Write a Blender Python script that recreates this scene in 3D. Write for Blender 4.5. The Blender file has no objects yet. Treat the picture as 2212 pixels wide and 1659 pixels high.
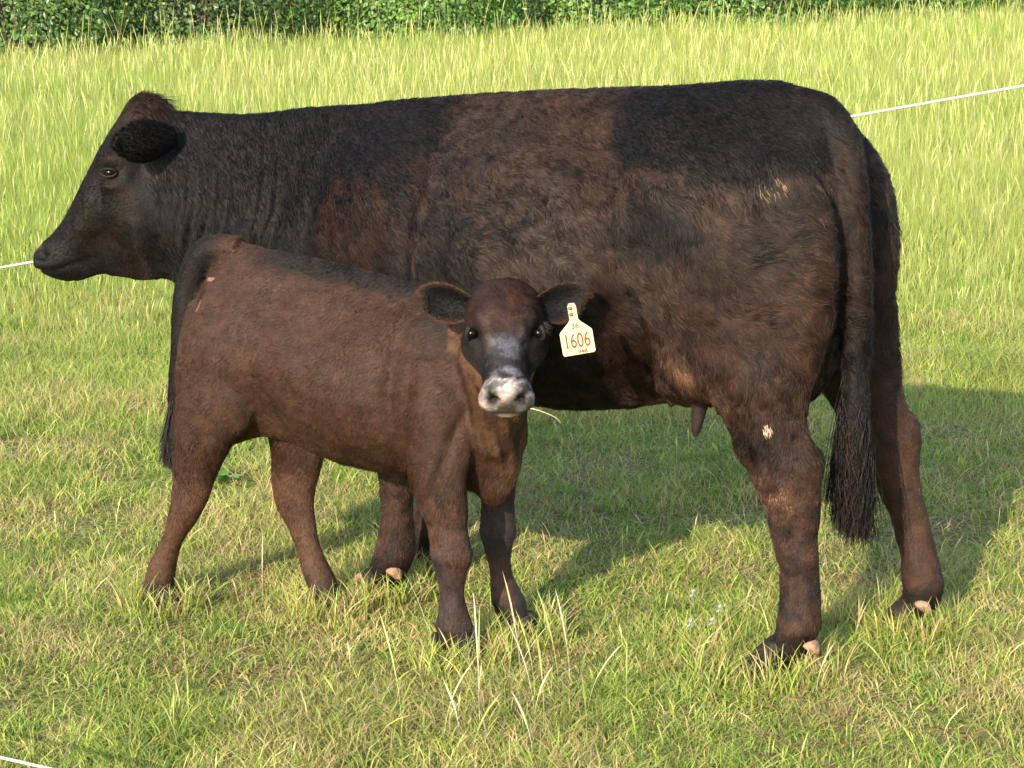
import bpy, math
import numpy as np
from mathutils import Vector

# ------------------------------------------------------------------ camera, light
sc = bpy.context.scene
PITCH = math.radians(11.687)
cam_d = bpy.data.cameras.new('camera')
cam = bpy.data.objects.new('camera', cam_d); sc.collection.objects.link(cam)
sc.camera = cam
cam.location = (0, 0, 1.6)
cam.rotation_euler = (math.pi/2 - PITCH, 0, 0)
cam_d.sensor_width = 36; cam_d.lens = 36*4300/2212
cam_d.clip_start = 0.05; cam_d.clip_end = 600

SUN_EL, SUN_AZ = math.radians(23.0), math.atan2(-0.44, -0.90)      # azimuth from +Y towards +X
w = bpy.data.worlds.new('World'); sc.world = w; w.use_nodes = True
wn = w.node_tree; wn.nodes.clear()
wo = wn.nodes.new('ShaderNodeOutputWorld'); wb = wn.nodes.new('ShaderNodeBackground')
sky = wn.nodes.new('ShaderNodeTexSky'); sky.sky_type = 'NISHITA'; sky.sun_disc = False
sky.sun_elevation = SUN_EL; sky.sun_rotation = SUN_AZ
wb.inputs['Strength'].default_value = 0.15
wn.links.new(sky.outputs[0], wb.inputs[0]); wn.links.new(wb.outputs[0], wo.inputs[0])
sd = bpy.data.lights.new('sun', 'SUN'); sd.energy = 3.1; sd.angle = math.radians(0.5)
sd.color = (1.0, 0.87, 0.70)
sun = bpy.data.objects.new('sun', sd); sc.collection.objects.link(sun)
to_sun = Vector((math.sin(SUN_AZ)*math.cos(SUN_EL), math.cos(SUN_AZ)*math.cos(SUN_EL), math.sin(SUN_EL)))
sun.rotation_euler = to_sun.to_track_quat('Z', 'Y').to_euler()
sc.view_settings.view_transform = 'Standard'; sc.view_settings.look = 'None'
sc.view_settings.gamma = 1.0; sc.view_settings.use_curve_mapping = False
sc.view_settings.exposure = 1.38
sc.cycles.max_bounces = 6; sc.cycles.diffuse_bounces = 3; sc.cycles.glossy_bounces = 2
sc.cycles.transmission_bounces = 4; sc.cycles.transparent_max_bounces = 4

# ------------------------------------------------------------------ helpers
rng = np.random.default_rng(11)
def tag(o, label=None, cat=None, group=None, kind=None):
    for k, v in (('label', label), ('category', cat), ('group', group), ('kind', kind)):
        if v: o[k] = v
    return o
def empty(name, loc):
    o = bpy.data.objects.new(name, None); sc.collection.objects.link(o); o.location = loc
    o.empty_display_size = 0.1
    return o
def mesh_np(name, V, F, mats=(), smooth=True, cols=None, mi=None, parent=None):
    """V (n,3); F: list of (m,k) int arrays, or one array"""
    if isinstance(F, np.ndarray): F = [F]
    me = bpy.data.meshes.new(name)
    V = np.asarray(V, np.float32)
    me.vertices.add(len(V)); me.vertices.foreach_set('co', V.ravel())
    loops = np.concatenate([f.ravel() for f in F]).astype(np.int32)
    tot = np.concatenate([np.full(len(f), f.shape[1], np.int32) for f in F])
    start = np.concatenate([[0], np.cumsum(tot)[:-1]]).astype(np.int32)
    me.loops.add(len(loops)); me.loops.foreach_set('vertex_index', loops)
    me.polygons.add(len(tot)); me.polygons.foreach_set('loop_start', start)
    try: me.polygons.foreach_set('loop_total', tot)
    except Exception: pass
    me.polygons.foreach_set('use_smooth', np.full(len(tot), smooth))
    if mi is not None: me.polygons.foreach_set('material_index', np.asarray(mi, np.int32))
    me.update(calc_edges=True); me.validate()
    if cols is not None: set_col(me, cols)
    for m in mats: me.materials.append(m)
    o = bpy.data.objects.new(name, me); sc.collection.objects.link(o)
    if parent is not None: o.parent = parent
    return o
def set_col(me, cols, dom='POINT'):
    a = me.attributes.new('col', 'FLOAT_COLOR', dom)
    c = np.ones((len(cols), 4), np.float32); c[:, :3] = cols
    a.data.foreach_set('color', c.ravel())

def _hash(i, j, k, seed):
    n = (i*73856093) ^ (j*19349663) ^ (k*83492791) ^ (seed*2654435761)
    n = (n ^ (n >> 13)) & 0x7fffffff
    n = (n*(n*n*15731 + 789221) + 1376312589) & 0x7fffffff
    return n/2147483647.0
def vnoise(P, scale=1.0, seed=0):
    """value noise in [0,1]; P (n,3)"""
    Q = np.asarray(P, np.float64)*scale + 1000.0
    I = np.floor(Q).astype(np.int64); f = Q - I; f = f*f*(3-2*f)
    out = 0
    for dx in (0, 1):
        for dy in (0, 1):
            for dz in (0, 1):
                wgt = (f[:, 0] if dx else 1-f[:, 0])*(f[:, 1] if dy else 1-f[:, 1])*(f[:, 2] if dz else 1-f[:, 2])
                out = out + wgt*_hash(I[:, 0]+dx, I[:, 1]+dy, I[:, 2]+dz, seed)
    return out
def fbm(P, scale, seed=0, octv=3):
    s = 0; a = 1; t = 0
    for o in range(octv):
        s = s + a*vnoise(P, scale*2**o, seed+o*17); t += a; a *= .5
    return s/t
def xyz(x, y, z=None):
    return np.stack([x, y, np.zeros_like(x) if z is None else z], 1)
def sstep(a, b, x):
    t = np.clip((x-a)/(b-a), 0, 1); return t*t*(3-2*t)

def catmull(K, m):
    """K (n,d) keyframes -> m samples per span"""
    K = np.asarray(K, float); n = len(K); out = []
    for i in range(n-1):
        p0, p1, p2, p3 = K[max(i-1, 0)], K[i], K[i+1], K[min(i+2, n-1)]
        for t in np.arange(m)/m:
            out.append(.5*((2*p1)+(-p0+p2)*t+(2*p0-5*p1+4*p2-p3)*t*t+(-p0+3*p1-3*p2+p3)*t**3))
    out.append(K[-1]); return np.array(out)
def ring_faces(nr, nk, base=0):
    i = np.arange(nr-1)[:, None]; j = np.arange(nk)[None, :]; j2 = (j+1) % nk
    q = np.stack([i*nk+j, i*nk+j2, (i+1)*nk+j2, (i+1)*nk+j], -1).reshape(-1, 4)
    return q+base
def closed(rings):
    """rings (nr,nk,3) -> V, quads, tris with pole caps"""
    nr, nk = rings.shape[:2]
    V = rings.reshape(-1, 3); Q = ring_faces(nr, nk)
    c0, c1 = rings[0].mean(0), rings[-1].mean(0)
    V = np.vstack([V, c0, c1]); a = len(V)-2
    j = np.arange(nk); j2 = (j+1) % nk
    T = np.vstack([np.stack([np.full(nk, a), j2, j], 1), np.stack([np.full(nk, a+1), (nr-1)*nk+j, (nr-1)*nk+j2], 1)])
    return V, Q, T

class Curve:
    """a vertical mid-plane that bends in plan: s along, n sideways (towards the camera), z up"""
    def __init__(c, O, segs, sgn):
        c.ds = .004; c.S = np.arange(-.8, 3.2, c.ds)
        yaw = np.radians(np.interp(c.S, [a for a, b in segs], [b for a, b in segs]))
        D = np.stack([np.cos(yaw), np.sin(yaw)], 1); P = np.cumsum(D*c.ds, 0)
        i0 = np.argmin(abs(c.S)); c.P = P - P[i0]; c.D = D
        c.N = np.stack([D[:, 1], -D[:, 0]], 1)*sgn; c.O = np.array([O[0], O[1], 0.])
    def at(c, q):
        """(s,n,z) -> local xyz (origin at O)"""
        q = np.asarray(q, float); sh = q.shape; q = q.reshape(-1, 3)
        x = np.clip((q[:, 0]+.8)/c.ds, 0, len(c.S)-1.001); i = x.astype(int); t = (x-i)[:, None]
        P = c.P[i]*(1-t)+c.P[i+1]*t; N = c.N[i]*(1-t)+c.N[i+1]*t
        return np.concatenate([P+N*q[:, 1:2], q[:, 2:3]], 1).reshape(sh)
    def inv(c, V):
        st = 5; P = c.P[::st]; out = np.empty((len(V), 2)); idx = np.empty(len(V), int)
        for a in range(0, len(V), 20000):
            d = ((V[a:a+20000, None, :2]-P[None])**2).sum(2); idx[a:a+20000] = d.argmin(1)*st
        d = V[:, :2]-c.P[idx]
        return c.S[idx]+(d*c.D[idx]).sum(1), (d*c.N[idx]).sum(1), V[:, 2]

VF = np.linspace(0, 1, 33)
def slab(keys, nk=40, m=5, pw=.8):
    """keys rows: s_top, z_top, s_bot, z_bot, w0..w4 -> rings in (s,n,z)"""
    K = catmull(keys, m); th = np.arange(nk)/nk*2*np.pi
    v = (1-np.cos(th))/2; sn = np.sin(th)
    R = np.empty((len(K), nk, 3))
    for i, k in enumerate(K):
        W = np.interp(v, VF, catmull(np.array(k[4:9])[:, None], 8)[:, 0])
        R[i, :, 0] = k[0]*(1-v)+k[2]*v; R[i, :, 2] = k[1]*(1-v)+k[3]*v
        R[i, :, 1] = np.sign(sn)*np.abs(sn)**pw*W + (k[9] if len(k) > 9 else 0)
    return R
def limb(keys, nk=20, m=4):
    """keys rows: s, n, z, rs, rn -> horizontal elliptical rings"""
    K = catmull(keys, m); th = -np.arange(nk)/nk*2*np.pi
    R = np.empty((len(K), nk, 3))
    for i, k in enumerate(K):
        R[i, :, 0] = k[0]+k[3]*np.cos(th); R[i, :, 1] = k[1]+k[4]*np.sin(th); R[i, :, 2] = k[2]
    return R
def tube(path, rad, nk=10):
    path = np.asarray(path, float); rad = np.broadcast_to(np.asarray(rad, float), (len(path),))
    R = np.empty((len(path), nk, 3)); th = np.arange(nk)/nk*2*np.pi
    T = np.gradient(path, axis=0); T /= np.linalg.norm(T, axis=1)[:, None]+1e-9
    up = np.array([.12, .31, .94]); up /= np.linalg.norm(up)
    for i in range(len(path)):
        a = np.cross(T[i], up)
        if np.linalg.norm(a) < .15: a = np.cross(T[i], [1, 0, .1])
        a /= np.linalg.norm(a)
        b = np.cross(T[i], a)
        R[i] = path[i]+rad[i]*(np.cos(th)[:, None]*a+np.sin(th)[:, None]*b)
    return R
def ellipsoid(c, r, n=14, k=20):
    ph = (np.arange(1, n)/n)*np.pi; th = np.arange(k)/k*2*np.pi
    R = np.empty((n-1, k, 3))
    for i, p in enumerate(ph):
        R[i] = np.stack([c[0]+r[0]*np.sin(p)*np.cos(th), c[1]+r[1]*np.sin(p)*np.sin(th), np.full(k, c[2]+r[2]*np.cos(p))], 1)
    return R
def orient(V, Q, T):
    """make the shell face outwards (signed volume > 0)"""
    tr = np.vstack([T, Q[:, [0, 1, 2]], Q[:, [0, 2, 3]]]); a, b, c = V[tr[:, 0]], V[tr[:, 1]], V[tr[:, 2]]
    if (a*np.cross(b, c)).sum() < 0: Q = Q[:, ::-1]; T = T[:, ::-1]
    return V, Q, T
def fuse(shells, voxel, smooth_it, fac=.5):
    """closed overlapping shells -> one continuous skin"""
    Vs, Fs, off = [], [[], []], 0
    for R in shells:
        V, Q, T = orient(*closed(R)); Vs.append(V); Fs[0].append(Q+off); Fs[1].append(T+off); off += len(V)
    o = mesh_np('tmp', np.vstack(Vs), [np.vstack(Fs[0]), np.vstack(Fs[1])])
    md = o.modifiers.new('r', 'REMESH'); md.mode = 'VOXEL'; md.voxel_size = voxel; md.use_smooth_shade = True
    ms = o.modifiers.new('s', 'SMOOTH'); ms.factor = fac; ms.iterations = smooth_it
    dg = bpy.context.evaluated_depsgraph_get(); me = bpy.data.meshes.new_from_object(o.evaluated_get(dg))
    n = len(me.vertices); V = np.empty(n*3, np.float32); me.vertices.foreach_get('co', V); V = V.reshape(-1, 3).astype(float)
    L = np.empty(len(me.loops), np.int32); me.loops.foreach_get('vertex_index', L); F = L.reshape(-1, 4)
    bpy.data.objects.remove(o); bpy.data.meshes.remove(me)
    return V, F
def vnormals(V, F):
    a = V[F[:, 2]]-V[F[:, 0]]; b = V[F[:, 3]]-V[F[:, 1]]; n = np.cross(a, b)
    N = np.zeros_like(V)
    for k in range(4): np.add.at(N, F[:, k], n)
    return N/(np.linalg.norm(N, axis=1)[:, None]+1e-12)
def ear_shell(base, axis, side, face, L, W, cup, th=.004, nu=16, nv=13, bend=0., tipw=.35, skew=0.):
    """a cupped leaf with real thickness; returns V, quads, u, v, inner flag"""
    base, axis, side, face = [np.asarray(a, float) for a in (base, axis, side, face)]
    u = np.linspace(0, 1, nu)[:, None]; v = np.linspace(-1, 1, nv)[None, :]
    prof = np.where(u < .55, .45+.55*np.sin(np.clip(u/.55, 0, 1)*np.pi/2), np.sqrt(np.clip(1-((u-.55)/.45)**2, 0, 1))*(1-tipw*(u-.55)/.45))
    prof = np.maximum(prof, .03)
    def sheet(off):
        d = cup*(1-v**2)*np.sin(np.clip(u*1.0+.15, 0, 1)*np.pi)**.6 + bend*u**2
        P = base+axis*(u*L+skew*v*u)[..., None]+side*(v*prof*W+skew*u*.6)[..., None]-face*(d)[..., None]
        return P+face*(off*(1-.6*np.abs(v)**4)*np.ones_like(u))[..., None]
    A = sheet(th/2).reshape(-1, 3); B = sheet(-th/2).reshape(-1, 3)
    i = np.arange(nu-1)[:, None]; j = np.arange(nv-1)[None]
    q = np.stack([i*nv+j, i*nv+j+1, (i+1)*nv+j+1, (i+1)*nv+j], -1).reshape(-1, 4)
    n = nu*nv; Q = [q, q[:, ::-1]+n]
    def strip(e): return np.stack([e[:-1], e[1:], e[1:]+n, e[:-1]+n], 1)
    e = np.concatenate([np.arange(nv), np.arange(1, nu)*nv+nv-1, (nu-1)*nv+np.arange(nv-2, -1, -1), np.arange(nu-2, -1, -1)*nv])
    Q.append(strip(e)[:, ::-1])
    uu = np.broadcast_to(u, (nu, nv)).ravel(); vv = np.broadcast_to(v, (nu, nv)).ravel()
    V = np.vstack([A, B]); Q = np.vstack(Q)
    a, b, c = V[Q[:, 0]], V[Q[:, 1]], V[Q[:, 2]]; cc = V.mean(0)
    if ((a-cc)*np.cross(b-cc, c-cc)).sum() < 0: Q = Q[:, ::-1]
    return V, Q, np.tile(uu, 2), np.tile(vv, 2), np.repeat([1, 0], n)

def hair(name, roots, dirs, nrm, length, rad, cols, mat, parent, npts=5, curl=.0, droop=.35, seed=1, tip=.15):
    n = len(roots); r = np.random.default_rng(seed)
    P = np.empty((n, npts, 3)); P[:, 0] = roots
    d = dirs.copy()
    ph = r.uniform(0, 6.28, n); side = np.cross(dirs, nrm)
    for k in range(1, npts):
        dd = d + side*(curl*np.sin(ph+k*1.7))[:, None]
        dd -= nrm*(droop*(k-1)/npts)*0.5
        dd /= np.linalg.norm(dd, axis=1)[:, None]+1e-9
        P[:, k] = P[:, k-1]+dd*(length/(npts-1))[:, None]
    hc = bpy.data.hair_curves.new(name); hc.add_curves([npts]*n)
    hc.attributes['position'].data.foreach_set('vector', P.astype(np.float32).ravel()) if 'position' in hc.attributes else None
    ra = hc.attributes.get('radius') or hc.attributes.new('radius', 'FLOAT', 'POINT')
    tp = np.linspace(1, tip, npts)[None, :]*np.broadcast_to(rad, (n,))[:, None]
    ra.data.foreach_set('value', tp.astype(np.float32).ravel())
    set_col(hc, cols, 'CURVE')
    hc.materials.append(mat)
    o = bpy.data.objects.new(name, hc); sc.collection.objects.link(o); o.parent = parent
    return o
def sample_skin(V, F, dens_f, n, seed=3):
    r = np.random.default_rng(seed)
    A = np.vstack([F[:, [0, 1, 2]], F[:, [0, 2, 3]]])
    a, b, c = V[A[:, 0]], V[A[:, 1]], V[A[:, 2]]
    ar = np.linalg.norm(np.cross(b-a, c-a), axis=1)*dens_f[A].mean(1)
    i = r.choice(len(A), n, p=ar/ar.sum()); u = r.random(n); v = r.random(n); m = u+v > 1; u[m] = 1-u[m]; v[m] = 1-v[m]
    wts = np.stack([1-u-v, u, v], 1)
    return A[i], wts
def mixw(X, tri, wts):
    return (X[tri]*wts.reshape(len(tri), 3, *([1]*(X.ndim-1)))).sum(1)

# ------------------------------------------------------------------ materials
def mat(name, col=None, rough=.6, spec=.5, attr=False, trans=0, bump=None, noise=None, mult=1.0):
    m = bpy.data.materials.new(name); m.use_nodes = True; nt = m.node_tree; N = nt.nodes; L = nt.links
    p = N['Principled BSDF']; p.inputs['Roughness'].default_value = rough
    p.inputs['Specular IOR Level'].default_value = spec
    src = None
    if attr:
        at = N.new('ShaderNodeAttribute'); at.attribute_name = 'col'; src = at.outputs['Color']
    elif col is not None:
        p.inputs['Base Color'].default_value = (*col, 1)
    tc = N.new('ShaderNodeTexCoord')
    if noise:
        nz = N.new('ShaderNodeTexNoise'); nz.inputs['Scale'].default_value = noise[0]; nz.inputs['Detail'].default_value = 4
        L.new(tc.outputs['Object'], nz.inputs['Vector'])
        mr = N.new('ShaderNodeMapRange'); mr.inputs[1].default_value = .3; mr.inputs[2].default_value = .7
        mr.inputs[3].default_value = noise[1]; mr.inputs[4].default_value = noise[2]; L.new(nz.outputs[0], mr.inputs[0])
        mx = N.new('ShaderNodeVectorMath'); mx.operation = 'SCALE'; L.new(mr.outputs[0], mx.inputs['Scale'])
        if src is not None: L.new(src, mx.inputs[0])
        else: mx.inputs[0].default_value = col
        src = mx.outputs[0]
    if src is not None: L.new(src, p.inputs['Base Color'])
    if bump:
        nb = N.new('ShaderNodeTexNoise'); nb.inputs['Scale'].default_value = bump[0]; nb.inputs['Detail'].default_value = 5
        L.new(tc.outputs['Object'], nb.inputs['Vector'])
        bp = N.new('ShaderNodeBump'); bp.inputs['Strength'].default_value = bump[1]; bp.inputs['Distance'].default_value = bump[2]
        L.new(nb.outputs[0], bp.inputs['Height']); L.new(bp.outputs[0], p.inputs['Normal'])
    if trans:
        out = N['Material Output']; ts = N.new('ShaderNodeBsdfTranslucent'); mx2 = N.new('ShaderNodeMixShader')
        mx2.inputs[0].default_value = trans
        if src is not None: L.new(src, ts.inputs[0])
        L.new(p.outputs[0], mx2.inputs[1]); L.new(ts.outputs[0], mx2.inputs[2]); L.new(mx2.outputs[0], out.inputs[0])
    return m
M_grass = mat('grass_blade', attr=True, rough=.5, spec=.25, trans=.34)
M_leaf = mat('leaf', attr=True, rough=.4, spec=.5, trans=.2)
M_skin = mat('hide', attr=True, rough=.65, spec=.2, bump=(160, .5, .004), noise=(60, .8, 1.2))
M_coat = mat('coat_hair', attr=True, rough=.42, spec=.19)
M_hoof = mat('hoof_horn', (.022, .017, .014), rough=.75, spec=.15, noise=(50, .6, 1.6), bump=(90, .5, .003))
M_claw = mat('dewclaw_horn', (.36, .215, .135), rough=.8, spec=.2, noise=(55, .55, 1.25), bump=(90, .9, .004))
M_eye = mat('eye_gloss', (.004, .0025, .002), rough=.22, spec=.3)
M_nose = mat('nose_skin', (.02, .018, .018), rough=.25, spec=.7, bump=(140, .6, .002))
M_tag = mat('tag_plastic', (.58, .46, .26), rough=.5, spec=.35, noise=(38, .82, 1.08))
M_ink = mat('tag_ink', (.13, .035, .012), rough=.6)
M_stud = mat('tag_stud', (.16, .10, .03), rough=.5)
M_rope = mat('rope', (.50, .50, .44), rough=.5, bump=(300, .4, .001))
M_bark = mat('bark', (.10, .075, .05), rough=.85, noise=(12, .6, 1.3), bump=(25, .8, .02))
M_petal = mat('petal', (.55, .55, .48), rough=.6, trans=.2)
M_straw = mat('straw', (.62, .55, .33), rough=.5)

# ------------------------------------------------------------------ ground
def gz(x, y):
    t = np.clip(y-7.5, 0, None); rise = t*t/(t+1.5)*(.050+.0005*np.clip(x, -15, 15))
    big = .03*(vnoise(xyz(x, y), .9, 5)-.5) + .014*(vnoise(xyz(x, y), 3.1, 9)-.5)
    return rise+big*sstep(2.5, 9, np.hypot(x, y))+big*.5
def make_ground():
    xs = np.concatenate([np.linspace(-300, -16, 14), np.linspace(-14, 14, 190), np.linspace(16, 300, 14)])
    ys = np.concatenate([np.linspace(-120, -2, 9), np.linspace(-1, 12, 120), np.linspace(12.3, 40, 70), np.linspace(45, 400, 18)])
    X, Y = np.meshgrid(xs, ys, indexing='ij'); Z = gz(X.ravel(), np.minimum(Y.ravel(), 45))
    V = np.stack([X.ravel(), Y.ravel(), Z], 1); ny = len(ys); i = np.arange(len(xs)-1)[:, None]; j = np.arange(ny-1)[None]
    F = np.stack([i*ny+j, (i+1)*ny+j, (i+1)*ny+j+1, i*ny+j+1], -1).reshape(-1, 4)
    m = bpy.data.materials.new('pasture_soil'); m.use_nodes = True; nt = m.node_tree; N = nt.nodes; L = nt.links
    p = N['Principled BSDF']; p.inputs['Roughness'].default_value = .95; p.inputs['Specular IOR Level'].default_value = .1
    tc = N.new('ShaderNodeTexCoord')
    def nz(s, d=6):
        t = N.new('ShaderNodeTexNoise'); t.inputs['Scale'].default_value = s; t.inputs['Detail'].default_value = d
        L.new(tc.outputs['Object'], t.inputs['Vector']); return t
    r1 = N.new('ShaderNodeValToRGB'); L.new(nz(2.2).outputs[0], r1.inputs[0])
    r1.color_ramp.elements[0].position = .50; r1.color_ramp.elements[0].color = (.17, .22, .05, 1)
    r1.color_ramp.elements[1].position = .68; r1.color_ramp.elements[1].color = (.26, .17, .09, 1)
    r2 = N.new('ShaderNodeValToRGB'); L.new(nz(60).outputs[0], r2.inputs[0])
    r2.color_ramp.elements[0].position = .35; r2.color_ramp.elements[0].color = (.55, .5, .45, 1)
    r2.color_ramp.elements[1].position = .7; r2.color_ramp.elements[1].color = (1.5, 1.4, 1.2, 1)
    mx = N.new('ShaderNodeMix'); mx.data_type = 'RGBA'; mx.blend_type = 'MULTIPLY'; mx.inputs[0].default_value = 1
    L.new(r1.outputs[0], mx.inputs[6]); L.new(r2.outputs[0], mx.inputs[7]); L.new(mx.outputs[2], p.inputs['Base Color'])
    b = N.new('ShaderNodeBump'); b.inputs['Strength'].default_value = .8; b.inputs['Distance'].default_value = .02
    L.new(nz(45).outputs[0], b.inputs['Height']); L.new(b.outputs[0], p.inputs['Normal'])
    tag(mesh_np('ground', V, F, [m]), kind='structure')
make_ground()

# ------------------------------------------------------------------ grass
def blades(name, x, y, h, wd, lean, col, segs=3, head=None, seed=0, label=None, z0=-.004):
    """curved tapering blades, each its own strip; head=(fraction, width factor) thickens the upper part to a seed head"""
    r = np.random.default_rng(seed); n = len(x)
    az = r.uniform(0, 2*np.pi, n); fa = r.uniform(0, 2*np.pi, n)
    t = np.linspace(0, 1, segs+1)
    base = np.stack([x, y, gz(x, y)+z0], 1)
    ld = np.stack([np.cos(az), np.sin(az)], 1); sdv = np.stack([np.cos(fa), np.sin(fa), np.zeros(n)], 1)
    nv = segs*2+1; V = np.empty((n, nv, 3)); C = np.empty((n, nv, 3))
    prof = np.maximum(1-t**1.6, 0)*.8+.2
    if head is not None: prof = np.array(head, float)
    for k in range(segs+1):
        tk = t[k]; P = base.copy()
        P[:, :2] += ld*(lean*h*tk**1.8)[:, None]; P[:, 2] += h*(tk-.28*lean*tk**2.2)
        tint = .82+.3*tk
        if k < segs:
            V[:, 2*k] = P-sdv*(wd*prof[k]*.5)[:, None]; V[:, 2*k+1] = P+sdv*(wd*prof[k]*.5)[:, None]
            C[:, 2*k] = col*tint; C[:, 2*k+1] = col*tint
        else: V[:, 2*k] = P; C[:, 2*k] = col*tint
    b = (np.arange(n)*nv)[:, None]
    Q = np.concatenate([np.stack([b[:, 0]+2*k, b[:, 0]+2*k+1, b[:, 0]+2*k+3, b[:, 0]+2*k+2], 1) for k in range(segs-1)])
    T = np.stack([b[:, 0]+2*segs-2, b[:, 0]+2*segs-1, b[:, 0]+2*segs], 1)
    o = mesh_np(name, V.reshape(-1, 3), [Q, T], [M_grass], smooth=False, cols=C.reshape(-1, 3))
    return tag(o, label, 'grass' if label else None, kind='stuff')
def trapz(n, y0, y1, pad, r, power=1.0):
    """points in the wedge of ground the camera looks over, with a margin on both sides; even per square metre x y**-power"""
    out_x, out_y = [], []
    need = n
    while need > 0:
        y = r.uniform(y0, y1, need*3); hw = y*.262+pad
        keep = r.random(len(y)) < (hw/(y1*.262+pad))*(y0/y)**power
        y = y[keep][:need]; hw = hw[keep][:need]
        out_y.append(y); out_x.append(r.uniform(-1, 1, len(y))*hw); need -= len(y)
    return np.concatenate(out_x), np.concatenate(out_y)
def pal(n, r, cols, wts):
    i = r.choice(len(cols), n, p=np.array(wts)/sum(wts)); c = np.array(cols)[i]
    return c*r.uniform(.78, 1.22, (n, 1))*r.uniform(.93, 1.07, (n, 3))
GREEN, LIME, YEL, STRAW, PINK, DEEP = (.20, .32, .05), (.34, .43, .075), (.46, .47, .12), (.58, .48, .22), (.52, .33, .21), (.07, .18, .035)

def short_grass():
    r = np.random.default_rng(21)
    # the grazed turf
    n = 360000; x, y = trapz(n, 3.15, 9.6, .8, r, 1.25)
    p = xyz(x, y); lush = fbm(p, 1.5, 3, 3); dry = fbm(p, 2.6, 40, 3); fine = vnoise(p, 14, 77)
    bare = fbm(p, 3.3, 61, 2)
    keep = r.random(n) > sstep(.56, .70, bare)*.75*(y < 7)
    x, y, lush, dry, fine = [a[keep] for a in (x, y, lush, dry, fine)]; n = len(x)
    h = (.016+.036*sstep(.35, .75, lush)+.020*fine)*r.uniform(.5, 1.5, n)
    h *= 1+.7*sstep(6.2, 8.6, y)
    cg = pal(n, r, [GREEN, LIME, YEL, DEEP], [3, 4, 3, 1]); cd = pal(n, r, [STRAW, PINK, YEL, LIME], [4, 2.5, 3, 1.5])
    m = (r.random(n) < sstep(.38, .60, dry)*.66+.12)[:, None]
    lean = r.uniform(.3, 1.6, n)
    wd = r.uniform(.0018, .0040, n)
    tone = (.72+.56*fbm(xyz(x, y), 7, 62, 2))[:, None]
    blades('turf_grass', x, y, h, wd, lean, np.where(m, cd, cg)*tone, 2, seed=31, label='short grazed pasture grass, green mixed with dry straw')
    # tufts of broader, longer blades
    k = 1900; tx, ty = trapz(k, 3.2, 8.4, .8, r, .9)
    per = 18; x = np.repeat(tx, per)+r.normal(0, .022, k*per); y = np.repeat(ty, per)+r.normal(0, .022, k*per)
    n = len(x); sz = np.repeat(r.uniform(.55, 1.25, k), per)
    c = pal(n, r, [GREEN, LIME, DEEP, YEL], [3, 4, 1, 2])
    blades('tuft_grass', x, y, r.uniform(.03, .070, n)*sz, r.uniform(.0024, .0046, n), r.uniform(.3, 1.5, n), c, 3, seed=32, label='brighter green tufts standing in the grazed turf')
    # flat dead litter between them
    n = 30000; x, y = trapz(n, 3.15, 7.8, .7, r, .9)
    c = pal(n, r, [STRAW, PINK, (.25, .16, .09)], [3, 3, 2])
    blades('dry_litter', x, y, r.uniform(.015, .05, n), r.uniform(.0025, .005, n), r.uniform(1.6, 3.0, n), c, 3, seed=33, label='flat dry straw litter lying between the blades')
    # thin flowering stalks over the turf
    n = 2000; x, y = trapz(n, 3.2, 8.6, .8, r, .5)
    c = pal(n, r, [STRAW, (.50, .46, .22), YEL, LIME], [3, 3, 3, 2])
    blades('thin_stalks', x, y, r.uniform(.05, .12, n), r.uniform(.0014, .0022, n), r.uniform(.15, .9, n), c, 4, head=[1, .8, 1.0, 2.2, 0], seed=34, label='thin pale grass stalks scattered over the turf')
short_grass()

def hedge_y(x): return 23.6+.40*np.asarray(x)+.25*np.sin(np.asarray(x)*1.3)

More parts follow.
